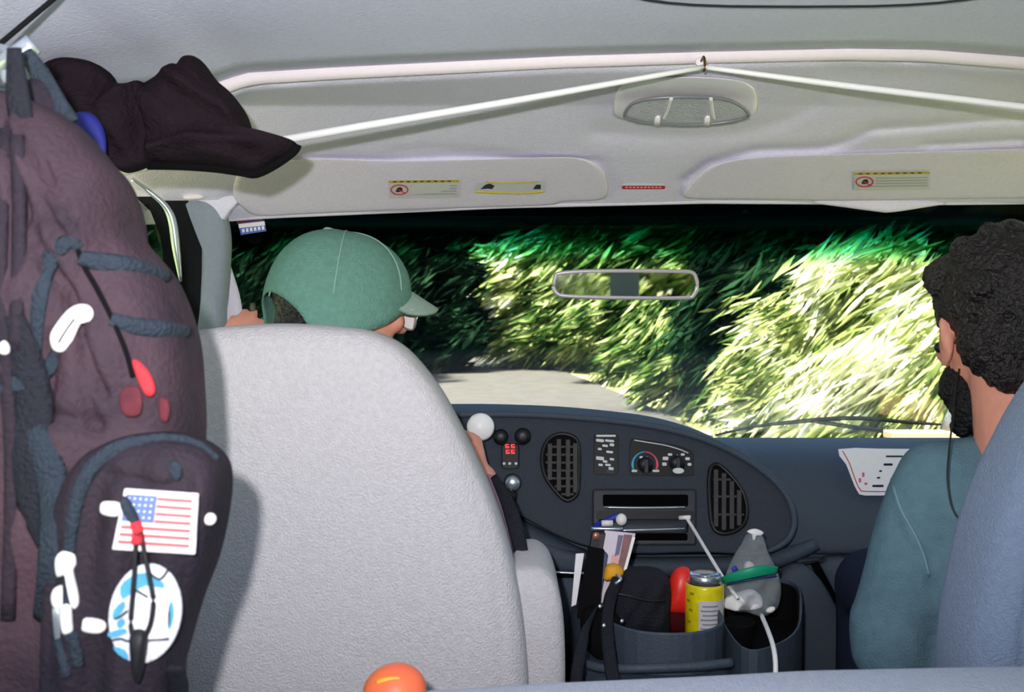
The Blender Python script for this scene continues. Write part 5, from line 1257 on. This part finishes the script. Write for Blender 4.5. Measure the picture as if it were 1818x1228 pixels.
# round patch
ry = min(on_pack(260 + a, 1087 + b, .0015) for a in (-45, 0, 45) for b in (-60, 0, 60))
rpch = slab('round_patch', ell(260, 1087, 64, 89, 40, .18), ry, 0, .004, mat('patch_white', (212, 214, 220), .8, bump=.4, bscale=300, var=.05, vscale=60), bp_, bevel=.0015); rpch['label'] = 'oval white and teal embroidered patch'
M_tq = mat('patch_teal', (74, 150, 184), .8, var=.15, vscale=90)
for po in ([(218, 1038), (236, 1020), (262, 1014), (292, 1030), (294, 1040), (262, 1036), (236, 1050), (222, 1060)], [(206, 1080), (222, 1064), (226, 1074), (214, 1092), (206, 1096)], [(212, 1100), (222, 1094), (226, 1104), (216, 1112)],
           [(196, 1120), (224, 1112), (228, 1120), (204, 1128)], [(206, 1144), (226, 1150), (232, 1166), (216, 1158)], [(304, 1070), (310, 1066), (312, 1090), (306, 1112), (302, 1106)]):
    slab('teal_print', cr(po, 2), ry, .003, .0052, M_tq, rpch)
M_wh2 = mat('patch_cream', (228, 224, 228), .8, bump=.3, bscale=300)
slab('pale_print', cr([(240, 1060), (262, 1052), (270, 1080), (266, 1112), (250, 1122), (240, 1104)], 3), ry, .003, .0055, M_wh2, rpch)
slab('pale_print', cr([(276, 1062), (300, 1058), (306, 1090), (296, 1128), (268, 1134), (276, 1100)], 3), ry, .003, .0052, M_wh2, rpch)
for L in ([(262, 1014), (284, 1028), (300, 1008)], [(204, 1098), (214, 1094), (226, 1084)], [(200, 1136), (216, 1134), (232, 1138), (300, 1134)], [(236, 1044), (262, 1060)]):
    tube('dark_print', [P(x, y, ry - .005) for x, y in L], .0009, M_slate, rpch)
# bungee
M_bg = mat('bungee_black', (16, 17, 22), .6, var=.2, vscale=80)
tube('bungee', [P(x, y, min(FL_, ry) - .0075) for x, y in [(224, 884), (240, 930), (240, 990), (236, 1050), (232, 1110), (240, 1140)]], .0018, M_bg, bp_)
tube('bungee', [P(x, y, min(FL_, ry) - .0075) for x, y in [(222, 886), (246, 930), (256, 980), (266, 1030), (272, 1070), (266, 1110), (250, 1140)]], .0018, M_bg, bp_)
pillow('bungee_toggle', [(214, 886), (222, 880), (234, 896), (246, 922), (244, 932), (230, 924), (218, 906)], (230, 906), min(FL_, ry) - .008, .006, .005, M_slate, bp_, rings=5)
pillow('bungee_toggle', [(234, 1120), (256, 1118), (262, 1140), (254, 1190), (244, 1212), (236, 1190), (232, 1150)], (247, 1155), ry - .008, .008, .006, M_bg, bp_, rings=5)
tube('bungee_whip', [P(x, y, min(FL_, ry) - .010) for x, y in [(240, 926), (244, 944), (242, 964)]], .004, M_redm, bp_)['label'] = 'red thread wrapping'
# lower strap beside the seat
web('hip_strap', [(300, 1180), (305, 1215), (300, 1260)], .82, [.012, .014, .012], M_strap, .3)
# rail and bracket it hangs from
rl = thing('hanging_rail', P(25, 130, .86), 'short silver rail and bracket in the roof corner holding the backpack straps', 'rail')
tube('rail', [P(-90, 190, .90), P(-10, 130, .89), P(20, 108, .88), P(60, 78, .88)], .009, M_chrome, rl, sides=12)
tube('bracket', [P(22, 106, .88), P(14, 92, .90), P(-20, 84, .95), P(-120, 70, 1.0)], .005, M_chrome, rl)
pillow('clip', [(6, 96), (20, 84), (44, 76), (58, 84), (54, 102), (30, 128), (14, 150), (4, 140)], (28, 108), .885, .01, .01, M_pillar, rl, rings=6)
